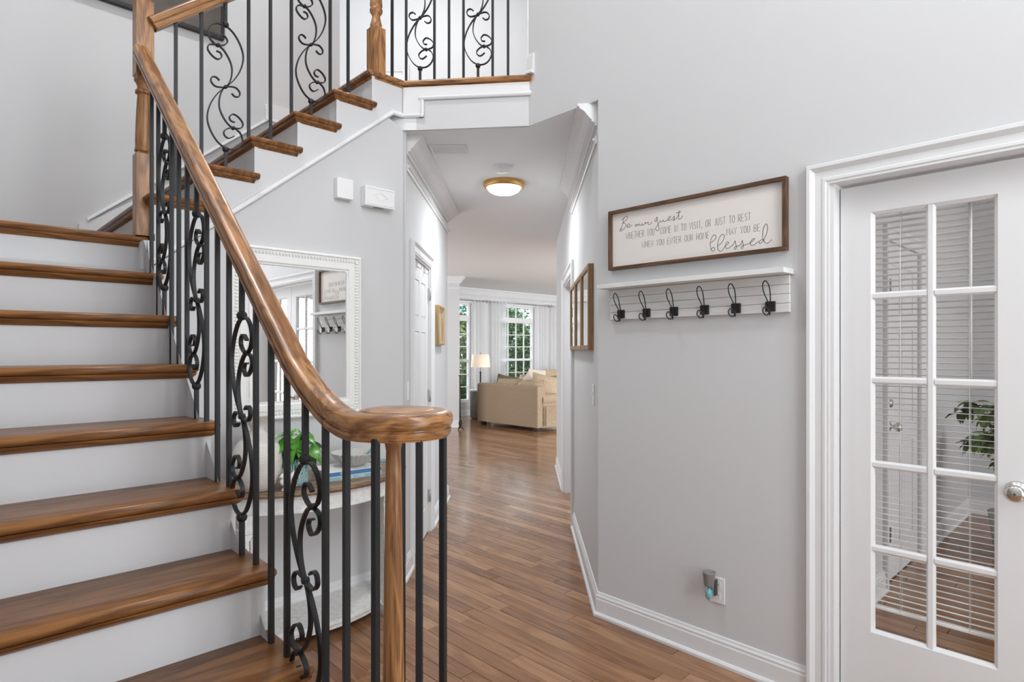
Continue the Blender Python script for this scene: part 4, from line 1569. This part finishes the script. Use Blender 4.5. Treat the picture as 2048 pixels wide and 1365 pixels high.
# lamp added upstairs, out of view, to brighten the upper hall wall
t_ = thing('ceiling_light', 'added plain white flush ceiling light, unseen in the upper hall', 'ceiling light', (-1.2, 6.2, TOP), 0)
MB().lathe([(.15, 0), (.15, -.03), (.1, -.07), (0, -.085)], 32, cap=False).build('dome', 'lamp_glass', t_)
l = bpy.data.lights.new('added_upper_lamp', 'POINT')
l.energy, l.color, l.shadow_soft_size = 80, (1, .99, .97), .15
o = bpy.data.objects.new('added_upper_lamp', l)
C.objects.link(o)
o.location = (-1.2, 6.2, TOP-.25)

# flush light added over the stair landing, unseen, brightens the stair back wall
t_ = thing('ceiling_light', 'added plain white flush ceiling light, unseen high above the stair landing', 'ceiling light', P(.55, 2.55, TOP), 0)
MB().lathe([(.15, 0), (.15, -.03), (.1, -.07), (0, -.085)], 32, cap=False).build('dome', 'lamp_glass', t_)
l = bpy.data.lights.new('added_landing_lamp', 'AREA')
l.shape, l.size, l.energy, l.color = 'DISK', .28, 60, (.98, .99, 1)
o = bpy.data.objects.new('added_landing_lamp', l)
C.objects.link(o)
o.location = P(.55, 2.55, TOP-.10)

# ------------------------------------------------------------------ boxes on the stair wall
t_ = thing('chime_box', 'small plain white box high on the wall beside the stair moulding', 'wall box', P(1.654, UC, 2.237), R45)
MB().box(-.049, .049, -.042, -.001, 0, .111).build('cover', 'plastic_white', t_, bevel=.003)
t_ = thing('door_chime', 'wider white wall chime embossed with a diamond motif', 'door chime', P(1.868, UC, 2.222), R45)
MB().box(-.097, .097, -.052, -.001, 0, .113).build('cover', 'plastic_white', t_, bevel=.003)
mb = MB()
for pts in (((-.05, .06), (0, .085), (.05, .055)), ((-.03, .058), (0, .035), (.03, .052)), ((-.085, .102), (.085, .102)), ((-.085, .012), (.085, .012))):
    mb.tube([(x, -.0525, z) for x, z in pts], .0016, 5)
mb.build('motif', 'plastic_white', t_)
MB().box(-.03, .035, -.040, -.015, -.0012, .0002).build('speaker_grille', 'plastic_grey', t_)

# ------------------------------------------------------------------ mirror over the console
MR = thing('wall_mirror', 'large white ornate rectangular mirror over the console table', 'mirror', P(1.404, UC, 1.045), R45)
ow, oh, iw, iz0, iz1 = .354, .877, .262, .092, .786
MB().box(-iw-.008, iw+.008, -.022, -.014, iz0-.008, iz1+.008).build('glass', 'mirror', MR)
MP = [(.001, 0), (.030, 0), (.036, .006), (.036, .012), (.028, .016), (.027, .040), (.032, .045), (.032, .074), (.026, .080), (.022, .092), (.001, .092)]
mb = MB()
for z, s_ in ((0, 1), (oh, -1)):
    mb.ext(MP, (-ow, 0, z), (ow, 0, z), (0, -1, 0), (0, 0, s_), 1, -1)
for x, s_ in ((-ow, 1), (ow, -1)):
    mb.ext(MP, (x, 0, 0), (x, 0, oh), (0, -1, 0), (s_, 0, 0), 1, -1)
mb.build('frame', 'frame_white', MR)
bd, orn = MB(), MB()
def along(n0, fn_):
    for i in range(n0):
        fn_((i+.5)/n0)
for z in (iz0-.003, iz1+.003):
    along(66, lambda t_: bd.ball((-iw+2*iw*t_, -.026, z), .0036, 6, 4))
for x in (-iw-.003, iw+.003):
    along(86, lambda t_: bd.ball((x, -.026, iz0+(iz1-iz0)*t_), .0036, 6, 4))
for z, s_ in ((.028, 1), (oh-.028, -1)):
    along(38, lambda t_: orn.ball((-ow+.03+(2*ow-.06)*t_, -.028, z), .0088, 6, 5, (.75, .7, 1.25)))
for x in (-ow+.028, ow-.028):
    along(48, lambda t_: orn.ball((x, -.028, .03+(oh-.06)*t_), .0088, 6, 5, (1.25, .7, .75)))
o = bd.build('bead_trim', 'frame_white', MR)
o['kind'] = 'stuff'
o = orn.build('leaf_trim', 'ornament', MR)
o['kind'] = 'stuff'

# ------------------------------------------------------------------ console table
TZ = .76
CV = 1.42
CT = thing('console_table', 'half-round console table with brown wood top and distressed white carved base', 'console table', P(CV, UC-.012), R45)


def half(W_, D_, n=28):
    return [(W_*math.cos(math.pi*i/n), -D_*math.sin(math.pi*i/n)) for i in range(n+1)]


mb = MB()
for W_, D_, z0, z1 in ((.553, .468, TZ-.028, TZ-.018), (.565, .48, TZ-.018, TZ-.006), (.560, .475, TZ-.006, TZ)):
    mb.prism(half(W_, D_), lambda a, b_, d: (a, b_, d), z0, z1)
mb.build('table_top', 'table_wood', CT, bevel=.003)
mb = MB()
mb.prism(half(.525, .44), lambda a, b_, d: (a, b_, d), TZ-.10, TZ-.028)
mb.prism(half(.535, .45), lambda a, b_, d: (a, b_, d), TZ-.042, TZ-.028)
mb.prism(half(.532, .447), lambda a, b_, d: (a, b_, d), TZ-.108, TZ-.098)
mb.build('apron', 'distressed', CT, bevel=.002)
mb = MB()
mb.prism(half(.49, .345), lambda a, b_, d: (a, b_, d), .035, .075)
mb.prism(half(.50, .355), lambda a, b_, d: (a, b_, d), .058, .073)
mb.build('lower_shelf', 'distressed', CT, bevel=.003)
for (x, y) in ((-.40, -.30), (.33, -.29), (-.47, -.06), (.47, -.06)):
    lg = MB()
    w0 = .036
    for z0, z1, a0_, a1_ in ((0, .06, .030, .034), (.06, .30, .024, .026), (.30, .58, .028, .034), (.58, .60, .040, .040), (.60, TZ-.10, .036, .038)):
        lg.add([(x-a0_, y-a0_, z0), (x+a0_, y-a0_, z0), (x+a0_, y+a0_, z0), (x-a0_, y+a0_, z0), (x-a1_, y-a1_, z1), (x+a1_, y-a1_, z1), (x+a1_, y+a1_, z1), (x-a1_, y+a1_, z1)],
               [(3, 2, 1, 0), (4, 5, 6, 7), (0, 1, 5, 4), (1, 2, 6, 5), (2, 3, 7, 6), (3, 0, 4, 7)])
    g = lg.build('leg', 'distressed', CT, bevel=.003)
    car = MB()
    for s_ in (-1, 1):
        for k in range(7):
            car.tube(catmull([(x+s_*.003, y-.040+.002*k/7, .50+.008*k), (x+s_*(.012+.001*k), y-.043, .52+.008*k), (x+s_*(.024), y-.036, .535+.0075*k)], 3), .0032, 5)
        for k in range(22):
            car.ball((x+s_*.026, y-.031, .16+.0155*k), .0035, 5, 4)
    car.build('carving', 'ornament', g)

TT = TZ
# vase
t_ = thing('vase', 'large round off-white ribbed ceramic vase with flared neck', 'vase', P(1.075, 2.80, TT), R45)
pr = [(.045, 0), (.062, .004), (.088, .04), (.105, .085), (.111, .125), (.108, .165), (.094, .205), (.068, .238), (.040, .262), (.030, .274), (.030, .286), (.040, .305), (.058, .325), (.080, .342), (.083, .346), (.078, .346), (.055, .330), (.030, .300), (.024, .28), (.0, .275)]
MB().lathe(pr, 48, cap=False).build('body', 'vase_ceramic', t_)
# plant
t_ = thing('potted_plant', 'green leafy plant in a teal patterned pot on the console', 'plant', P(1.25, 2.775, TT), R45)
MB().lathe([(.038, 0), (.050, .005), (.053, .025), (.053, .115), (.050, .130), (.046, .130), (.045, .118), (0, .116)], 32).build('pot', 'pot_glaze', t_)
rnd = random.Random(11)
lmes = [leaf_mesh(ln, wd, 'leaf', dr) for ln, wd, dr in ((.13, .086, .85), (.115, .080, 1.0), (.125, .074, .55), (.105, .082, .7))]
for i in range(28):
    a = i*2.399+rnd.uniform(-.3, .3)
    h_ = rnd.uniform(.14, .235)
    o = share('leaf', lmes[i % 4], t_, (.028*math.cos(a), .028*math.sin(a), h_), a)
    o.rotation_euler = (rnd.uniform(-.4, .4), rnd.uniform(-.65, .35), a)
    o.scale = [rnd.uniform(.75, 1.1)]*3
mb = MB()
for i in range(9):
    a = i*.7
    mb.tube([(.01*math.cos(a), .01*math.sin(a), .115), (.022*math.cos(a), .022*math.sin(a), .21)], .003, 5)
mb.build('stem', 'leaf', t_)
# figurine
t_ = thing('figurine', 'small white porcelain bird figurine between the vase and the plant', 'figurine', P(1.163, 2.70, TT), R45)
mb = MB().lathe([(.017, 0), (.019, .004), (.012, .012), (.008, .02)], 16)
mb.ball((0, 0, .042), .022, 12, 8, (1.2, .8, .95)).ball((-.012, -.004, .068), .0135, 10, 7)
mb.tube([(.015, 0, .05), (.035, 0, .075), (.04, 0, .085)], [.012, .007, .002], 8).tube([(-.022, -.006, .068), (-.034, -.009, .066)], [.004, .0008], 6)
mb.build('body', 'porcelain', t_)
# books and bowl


def book(label, v_, u_, z, wx, dy, h_, rz, cover, spine_text):
    b_ = thing('book', label, 'book', P(v_, u_, z), R45+rz, 'books under the bowl')
    MB().box(-wx/2, wx/2, -dy/2, dy/2, 0, .002).build('cover', cover, b_)
    MB().box(-wx/2, wx/2, -dy/2, dy/2, h_-.002, h_).build('cover', 'book_pale', b_)
    MB().box(-wx/2, wx/2, -dy/2, -dy/2+.002, .002, h_-.002).build('spine', cover, b_)
    MB().box(-wx/2+.004, wx/2-.004, -dy/2+.002, dy/2-.004, .002, h_-.002).build('pages', 'page', b_)
    mb = MB()

    def put(pts, w):
        for i in range(len(pts)-1):
            a, c = Vector((pts[i][0], -dy/2-.0003, pts[i][1])), Vector((pts[i+1][0], -dy/2-.0003, pts[i+1][1]))
            d_ = (c-a).normalized()
            n_ = Vector((-d_.z, 0, d_.x))*w/2
            mb.add([a+n_, a-n_, c-n_, c+n_], [(0, 1, 2, 3)])
    caps(spine_text, -.075, -.075+.0085*len(spine_text), h_*.25, h_*.75, .0016, put)
    mb.build('title', 'book_pale', b_)


book('pale teal book at the bottom of the stack on the console', 1.535, 2.83, TT, .29, .22, .021, -.08, 'book_teal', 'APRESIDE LIVING')
book('bright blue book lying on the teal book under the bowl', 1.535, 2.83, TT+.021, .285, .215, .022, -.08, 'book_blue', 'RIVERA')
t_ = thing('bowl', 'pale grey scalloped ceramic bowl resting on the stacked books', 'bowl', P(1.58, 2.83, TT+.043), R45)
mb = MB()
n_ = 224
prof = [(.045, 0, 0), (.052, .003, .1), (.085, .03, .7), (.108, .060, 1), (.112, .068, 1), (.107, .067, 1), (.080, .031, .8), (.045, .008, .2), (.0, .006, 0)]
vs_, fs = [], []
for r_, z, k in prof:
    for i in range(n_):
        a = 2*math.pi*i/n_
        rr = r_*(1+.075*k*abs(math.sin(a*14))-.01)
        vs_.append((rr*math.cos(a), rr*math.sin(a), z+.004*k*abs(math.sin(a*14))))
for k in range(len(prof)-1):
    for i in range(n_):
        j = (i+1) % n_
        fs.append((k*n_+i, k*n_+j, (k+1)*n_+j, (k+1)*n_+i))
fs.append(tuple(range(n_))[::-1])
mb.add(vs_, fs, True)
mb.build('body', 'bowl_ceramic', t_)
t_ = thing('bead_strand', 'strand of small blue-green beads draped over the bowl rim', 'beads', P(1.70, 2.83, TT+.043), R45)
path = catmull([(-.08, -.01, .030), (-.04, -.01, .060), (-.012, -.012, .080), (.004, -.014, .070), (.012, -.02, .035), (.02, -.03, .008), (.045, -.045, .007), (.05, -.07, .007)], 4)
for p in path[::1]:
    MB().ball(p, .0065, 8, 6).build('bead', 'beads', t_)

# ------------------------------------------------------------------ picture on the stair wall
t_ = thing('wall_picture', 'large dark picture in a thin black frame on the stair back wall', 'picture', P(.84, UB, 3.48), R45)
MB().box(-.56, .56, -.03, -.001, .02, .9).build('canvas', 'picture_dark', t_)
for (x0, x1, z0, z1) in ((-.58, .58, 0, .022), (-.58, .58, .898, .92), (-.58, -.56, .022, .898), (.56, .58, .022, .898)):
    MB().box(x0, x1, -.038, -.001, z0, z1).build('frame_rail', 'black_frame', t_)

# ------------------------------------------------------------------ living room windows
for i, (c, w) in enumerate(WIN):
    mb = MB()
    zb, zt_ = .30, 2.41
    a0_, a1_ = c-w/2, c+w/2
    f_ = .045
    mb.box(a0_, a0_+f_, UW+.02, UW+.09, zb, zt_).box(a1_-f_, a1_, UW+.02, UW+.09, zb, zt_)
    mb.box(a0_+f_, a1_-f_, UW+.02, UW+.09, zt_-f_, zt_).box(a0_+f_, a1_-f_, UW+.02, UW+.09, zb, zb+f_)
    mb.box(a0_+f_, a1_-f_, UW+.015, UW+.095, 2.02, 2.14).box(a0_+f_, a1_-f_, UW+.025, UW+.085, 1.15, 1.20)
    # casing and stool
    mb.box(a0_-.07, a0_, UW-.018, UW, zb, zt_+.07).box(a1_, a1_+.07, UW-.018, UW, zb, zt_+.07).box(a0_, a1_, UW-.018, UW, zt_, zt_+.07)
    mb.box(a0_-.09, a1_+.09, UW-.045, UW+.02, zb-.025, zb).box(a0_-.07, a1_+.07, UW-.016, UW, zb-.10, zb-.025)
    wn = struct(vuz(mb, 'window_%d' % (i+1), 'white'))
    gx0, gx1 = a0_+f_, a1_-f_
    bars = []
    for k in range(1, 4):
        x = gx0+(gx1-gx0)*k/4
        for z0, z1 in ((zb+f_, 1.15), (1.20, 2.02), (2.14, zt_-f_)):
            MB().box(x-.010, x+.010, UW+.04, UW+.065, z0, z1).build('muntin', 'white', wn)
    for z0, z1, nr in ((zb+f_, 1.15, 3), (1.20, 2.02, 3)):
        for k in range(1, nr):
            z = z0+(z1-z0)*k/nr
            MB().box(gx0, gx1, UW+.041, UW+.064, z-.010, z+.010).build('muntin', 'white', wn)
    for z0, z1 in ((zb+f_, 1.15), (1.20, 2.02), (2.14, zt_-f_)):
        MB().box(gx0, gx1, UW+.050, UW+.054, z0, z1).build('pane', 'pane', wn)

# curtains and rods
rod_spans = [(7.0, 8.75), (8.86, 10.74), (10.83, 12.6)]
labs = ['the window beside the lamp', 'the middle living room window', 'the window beyond the cream sofa']
for (r0, r1), lb in zip(rod_spans, labs):
    t_ = thing('curtain_rod', 'thin pewter curtain rod above '+lb, 'curtain rod', P((r0+r1)/2, UW-.09, 2.455), R45)
    MB().tube([(-(r1-r0)/2, 0, 0), ((r1-r0)/2, 0, 0)], .011, 10).build('rod', 'hinge', t_)
    for s_ in (-1, 1):
        MB().ball((s_*(r1-r0)/2, 0, 0), .028, 12, 8).build('finial', 'hinge', t_)
        MB().tube([(s_*((r1-r0)/2-.06), 0, 0), (s_*((r1-r0)/2-.06), .089, 0)], .007, 8).build('bracket', 'hinge', t_)
for (a0_, a1_, lb) in ((8.37, 8.72, 'sheer white curtain panel hanging behind the lamp'), (8.88, 9.36, 'sheer white curtain panel on the lamp side of the middle window'),
                       (10.29, 10.74, 'sheer white curtain panel on the far side of the middle window'), (10.80, 11.11, 'sheer white curtain panel beside the window beyond the cream sofa')):
    t_ = thing('curtain', lb, 'curtain', P((a0_+a1_)/2, UW-.09, .02), R45)
    n_ = 60
    vs_ = []
    ph = a0_*7
    for z, k in ((0, 1.15), (1.2, 1.0), (2.3, .85), (2.42, .7), (2.445, .7)):
        for i in range(n_+1):
            x = -(a1_-a0_)/2+(a1_-a0_)*i/n_
            y = .028*k*math.sin(x*62+ph+.6*math.sin(x*17))
            vs_.append((x, y, z))
    fs = [(k*(n_+1)+i, k*(n_+1)+i+1, (k+1)*(n_+1)+i+1, (k+1)*(n_+1)+i) for k in range(4) for i in range(n_)]
    mb = MB()
    mb.add(vs_, fs, True)
    mb.build('panel', 'sheer', t_)


# ------------------------------------------------------------------ sofas
def cushion(name, mat, parent, loc, size, rot=(0, 0, 0), puff=.5):
    """pillow with pinched corners; size = (width, thickness, height)"""
    n = 10
    vs_, fs = [], []
    for s_ in (1, -1):
        for i in range(n+1):
            for j in range(n+1):
                x, z = -1+2*i/n, -1+2*j/n
                e = (1-abs(x)**2.6)*(1-abs(z)**2.6)
                th = max(0, e)**.5
                k = 1-.06*(1-abs(x)**2)*abs(z)**3
                k2 = 1-.06*(1-abs(z)**2)*abs(x)**3
                vs_.append((x*size[0]/2*k2, s_*size[1]/2*th, z*size[2]/2*k))
    q = (n+1)**2
    for s_ in (0, 1):
        for i in range(n):
            for j in range(n):
                a = s_*q+i*(n+1)+j
                f_ = (a, a+n+1, a+n+2, a+1)
                fs.append(f_ if s_ else f_[::-1])
    rim = [i*(n+1) for i in range(n+1)]+[n*(n+1)+j for j in range(1, n+1)]+[i*(n+1)+n for i in range(n-1, -1, -1)]+[j for j in range(n-1, 0, -1)]
    mb = MB()
    mb.add(vs_, fs, True)
    mb.tube([vs_[i] for i in rim], .006, 5, closed=True)
    o_ = mb.build(name, mat, parent, loc)
    o_.rotation_euler = rot
    return o_


def sofa(label, loc, rz, L_, D_, mat, hb, ha, cush, cmat):
    """x along the length, back at y = 0, facing +y"""
    t_ = thing('sofa', label, 'sofa', loc, rz)
    MB().box(.03, L_-.03, .02, D_-.02, .07, .30).build('base', mat, t_, bevel=.02, seg=3)
    MB().prism([(0.0, .07), (0.0, hb-.02), (.03, hb), (.13, hb), (.20, hb-.05), (.24, .42), (.24, .07)], lambda a, b_, d: (d, a, b_), .0, L_).build('backrest', mat, t_, bevel=.018, seg=3)
    for x0 in (0, L_):
        s_ = 1 if x0 == 0 else -1
        mb = MB()
        pts = []
        pr_ = [(.0, .07), (0, ha-.22), (-.015, ha-.20)]
        cxr, czr, rr = .075, ha-.105, .105
        pr_ += [(cxr+rr*math.cos(a), czr+rr*math.sin(a)) for a in [math.radians(d_) for d_ in range(220, -60, -20)]]
        pr_ += [(.17, ha-.24), (.17, .07)]
        mb.prism(pr_, lambda a, b_, d: (x0+s_*a, d, b_), .12, D_)
        o_ = mb.build('arm', mat, t_, bevel=.006)
        for p_ in o_.data.polygons:
            p_.use_smooth = len(p_.vertices) == 4
        smooth_by_angle(o_, 40)
    n = cush
    w_ = (L_-.36)/n
    for i in range(n):
        MB().box(.18+i*w_+.004, .18+(i+1)*w_-.004, .24, D_-.01, .30, .46).build('seat_cushion', mat, t_, bevel=.04, seg=4)
        cushion('back_cushion', cmat, t_, (.18+(i+.5)*w_, .33, .655), (w_-.01, .24, .44), (-.18, 0, 0))
    for x in (.09, L_-.09):
        for y in (.09, D_-.09):
            MB().add([(x-.035, y-.035, 0), (x+.035, y-.035, 0), (x+.035, y+.035, 0), (x-.035, y+.035, 0), (x-.045, y-.045, .075), (x+.045, y-.045, .075), (x+.045, y+.045, .075), (x-.045, y+.045, .075)],
                     [(3, 2, 1, 0), (4, 5, 6, 7), (0, 1, 5, 4), (1, 2, 6, 5), (2, 3, 7, 6), (3, 0, 4, 7)]).build('foot', 'dark_foot', t_)
    return t_


# loveseat with its back to the hall: length along u, faces +v
sofa('tan tweed loveseat with rolled arms, its back to the hall', P(7.395, 8.66), R45-math.pi/2, 1.57, 1.0, 'sofa', .785, .645, 2, 'pillow_tan')
# long sofa in front of the windows, faces the room
sofa('cream sofa with loose cushions standing in front of the windows', P(11.4, 9.60), R45+math.pi, 2.5, .95, 'pillow_cream', .80, .62, 3, 'pillow_cream')
for lab, mat, (v_, u_, z), (w_, d_, h_), rz, tilt, roll in (
        ('plump tan throw pillow leaning on the loveseat arm nearest the hall', 'pillow_tan', (7.86, 7.34, .72), (.54, .2, .48), .9, -.25, .22),
        ('cream throw pillow with pale piping on the loveseat', 'pillow_cream', (7.80, 7.72, .68), (.44, .16, .44), .3, -.2, .7),
        ('olive throw pillow on the loveseat by the rolled arm', 'pillow_olive', (8.22, 7.36, .72), (.52, .2, .46), 1.35, -.2, -.1),
        ('olive grey throw pillow at the lamp end of the loveseat', 'pillow_olive', (7.82, 8.32, .70), (.50, .18, .44), .15, -.22, .12)):
    t_ = thing('throw_pillow', lab, 'pillow', P(v_, u_, z-h_/2), R45-math.pi/2+rz, 'throw pillows on the loveseat')
    cushion('cover', mat, t_, (0, 0, h_/2), (w_, d_, h_), (tilt, roll, 0))
for k, (v_, col) in enumerate(((9.35, 'pillow_cream'), (9.85, 'pillow_tan'), (10.45, 'pillow_cream'))):
    lab = ['cream throw pillow on the sofa by the windows, nearest the lamp', 'rounded tan throw pillow standing on the sofa by the windows', 'cream throw pillow on the sofa by the windows, farthest from the lamp'][k]
    t_ = thing('throw_pillow', lab, 'pillow', P(v_, 9.03, .465), R45+math.pi, 'throw pillows on the cream sofa')
    cushion('cover', col, t_, (0, 0, .26), (.55, .2, .52), (-.2, .1*(k-1), 0))

# ------------------------------------------------------------------ side table and lamp
t_ = thing('side_table', 'round woven wicker drum side table beside the loveseat', 'side table', P(8.12, 9.40), 0)
MB().lathe([(.19, .01), (.20, .03), (.205, .3), (.20, .55), (.195, .56)], 40).build('drum', 'wicker', t_)
MB().lathe([(.21, .56), (.215, .57), (.215, .585), (.21, .59), (0, .59)], 40).build('table_top', 'white', t_)
wv_ = MB()
for i in range(24):
    z = .03+i*.0225
    wv_.lathe([(.205, z), (.210, z+.005), (.205, z+.010)], 40, cap=False)
for i in range(36):
    a = 2*math.pi*i/36
    wv_.tube([(.207*math.cos(a), .207*math.sin(a), .02), (.207*math.cos(a), .207*math.sin(a), .55)], .0045, 5)
o = wv_.build('weave', 'wicker', t_)
o['kind'] = 'stuff'
t_ = thing('table_lamp', 'table lamp with cream drum shade and dark slim stem', 'lamp', P(8.12, 9.40, .59), 0)
MB().lathe([(.07, 0), (.07, .012), (.03, .02), (.018, .03), (.016, .33), (.022, .35), (.012, .37)], 24).build('stem', 'black_frame', t_)
MB().tube([(0, 0, .36), (0, 0, .74)], .006, 8).build('harp', 'hinge', t_)
MB().lathe([(.012, .735), (.016, .745), (.008, .76), (0, .765)], 12).build('finial', 'hinge', t_)
MB().lathe([(.20, .46), (.175, .72), (.173, .72), (.198, .46)], 40, cap=False).build('lamp_shade', 'lamp_shade', t_)

# thin black iron stand at the end of the living room wall
t_ = thing('iron_stand', 'tall thin black iron stand against the wall end by the living room', 'stand', (-1.135, 10.62, 0), 0)
MB().tube([(0, 0, .02), (0, 0, .95)], .012, 8).build('post', 'black_frame', t_)
for a in (0, 2.1, 4.2):
    MB().tube(catmull([(0, 0, .2), (.03*math.cos(a), .03*math.sin(a), .12), (.02*math.cos(a), .02*math.sin(a), .06), (.06*math.cos(a), .06*math.sin(a), .008)], 4), .009, 6).build('foot', 'black_frame', t_)
MB().tube([(-.03, 0, .95), (.03, 0, .95)], .009, 6).build('cross_bar', 'black_frame', t_)

# ------------------------------------------------------------------ garden beyond the windows
g = MB()
gp = [P(4, UW+.13, -.25), P(18, UW+.13, -.25), P(30, 30, -.25), P(0, 34, -.25)]
g.add([(*p[:2], -.25) for p in gp], [(0, 1, 2, 3)])
struct(g.build('garden_ground', 'garden_ground'))
rnd = random.Random(5)
tree_labels = ['broad dark evergreen shrub outside the middle window', 'olive green shrub outside the window by the lamp', 'teal green shrub outside the middle window', 'yellow green shrub outside the farthest window',
               'tall dark tree far behind the shrubs by the lamp', 'tall green tree far behind the middle window', 'tall teal tree far behind the farthest window', 'bushy dark shrub against the corner of the lawn']
spots = [(12.1, 13.0, 2.9, .95, 'garden_a'), (10.1, 12.4, 2.6, .9, 'garden_b'), (12.2, 10.95, 2.5, .55, 'garden_c'), (14.4, 13.2, 2.6, .95, 'garden_d'),
         (12.9, 17.4, 5.2, 1.7, 'garden_c'), (16.6, 17.6, 5.4, 1.8, 'garden_a'), (20.4, 17.4, 5.2, 1.8, 'garden_c'), (14.2, 15.4, 3.4, 1.0, 'garden_c')]
for (v_, u_, h_, r_, mt), lab in zip(spots, tree_labels):
    t_ = thing('tree' if h_ > 3 else 'shrub', lab, 'tree' if h_ > 3 else 'shrub', P(v_, u_, -.25), 0, 'garden planting outside the windows')
    MB().tube([(0, 0, 0), (.05, 0, h_*.5), (0, .05, h_*.9)], [.09, .06, .02], 8).build('trunk', 'bark', t_)
    mb = MB()
    for i in range(4200):
        a, q = rnd.uniform(0, 6.283), rnd.uniform(-1, 1)
        rad = rnd.uniform(.55, 1)**.5
        s_ = math.sqrt(1-q*q)
        wob = 1+.22*math.sin(5*a)*math.sin(7*q)
        p = Vector((math.cos(a)*s_*r_*rad*wob, math.sin(a)*s_*r_*rad*wob, h_*.52+q*h_*.5*rad))
        e1 = Vector((rnd.gauss(0, 1), rnd.gauss(0, 1), rnd.gauss(0, .6))).normalized()*rnd.uniform(.05, .11)
        e2 = e1.cross(Vector((rnd.gauss(0, 1), rnd.gauss(0, 1), rnd.gauss(0, 1)))).normalized()*rnd.uniform(.025, .05)
        mb.add([p-e1, p+e2, p+e1, p-e2], [(0, 1, 2, 3)])
    o = mb.build('foliage', mt, t_)
    o['kind'] = 'stuff'
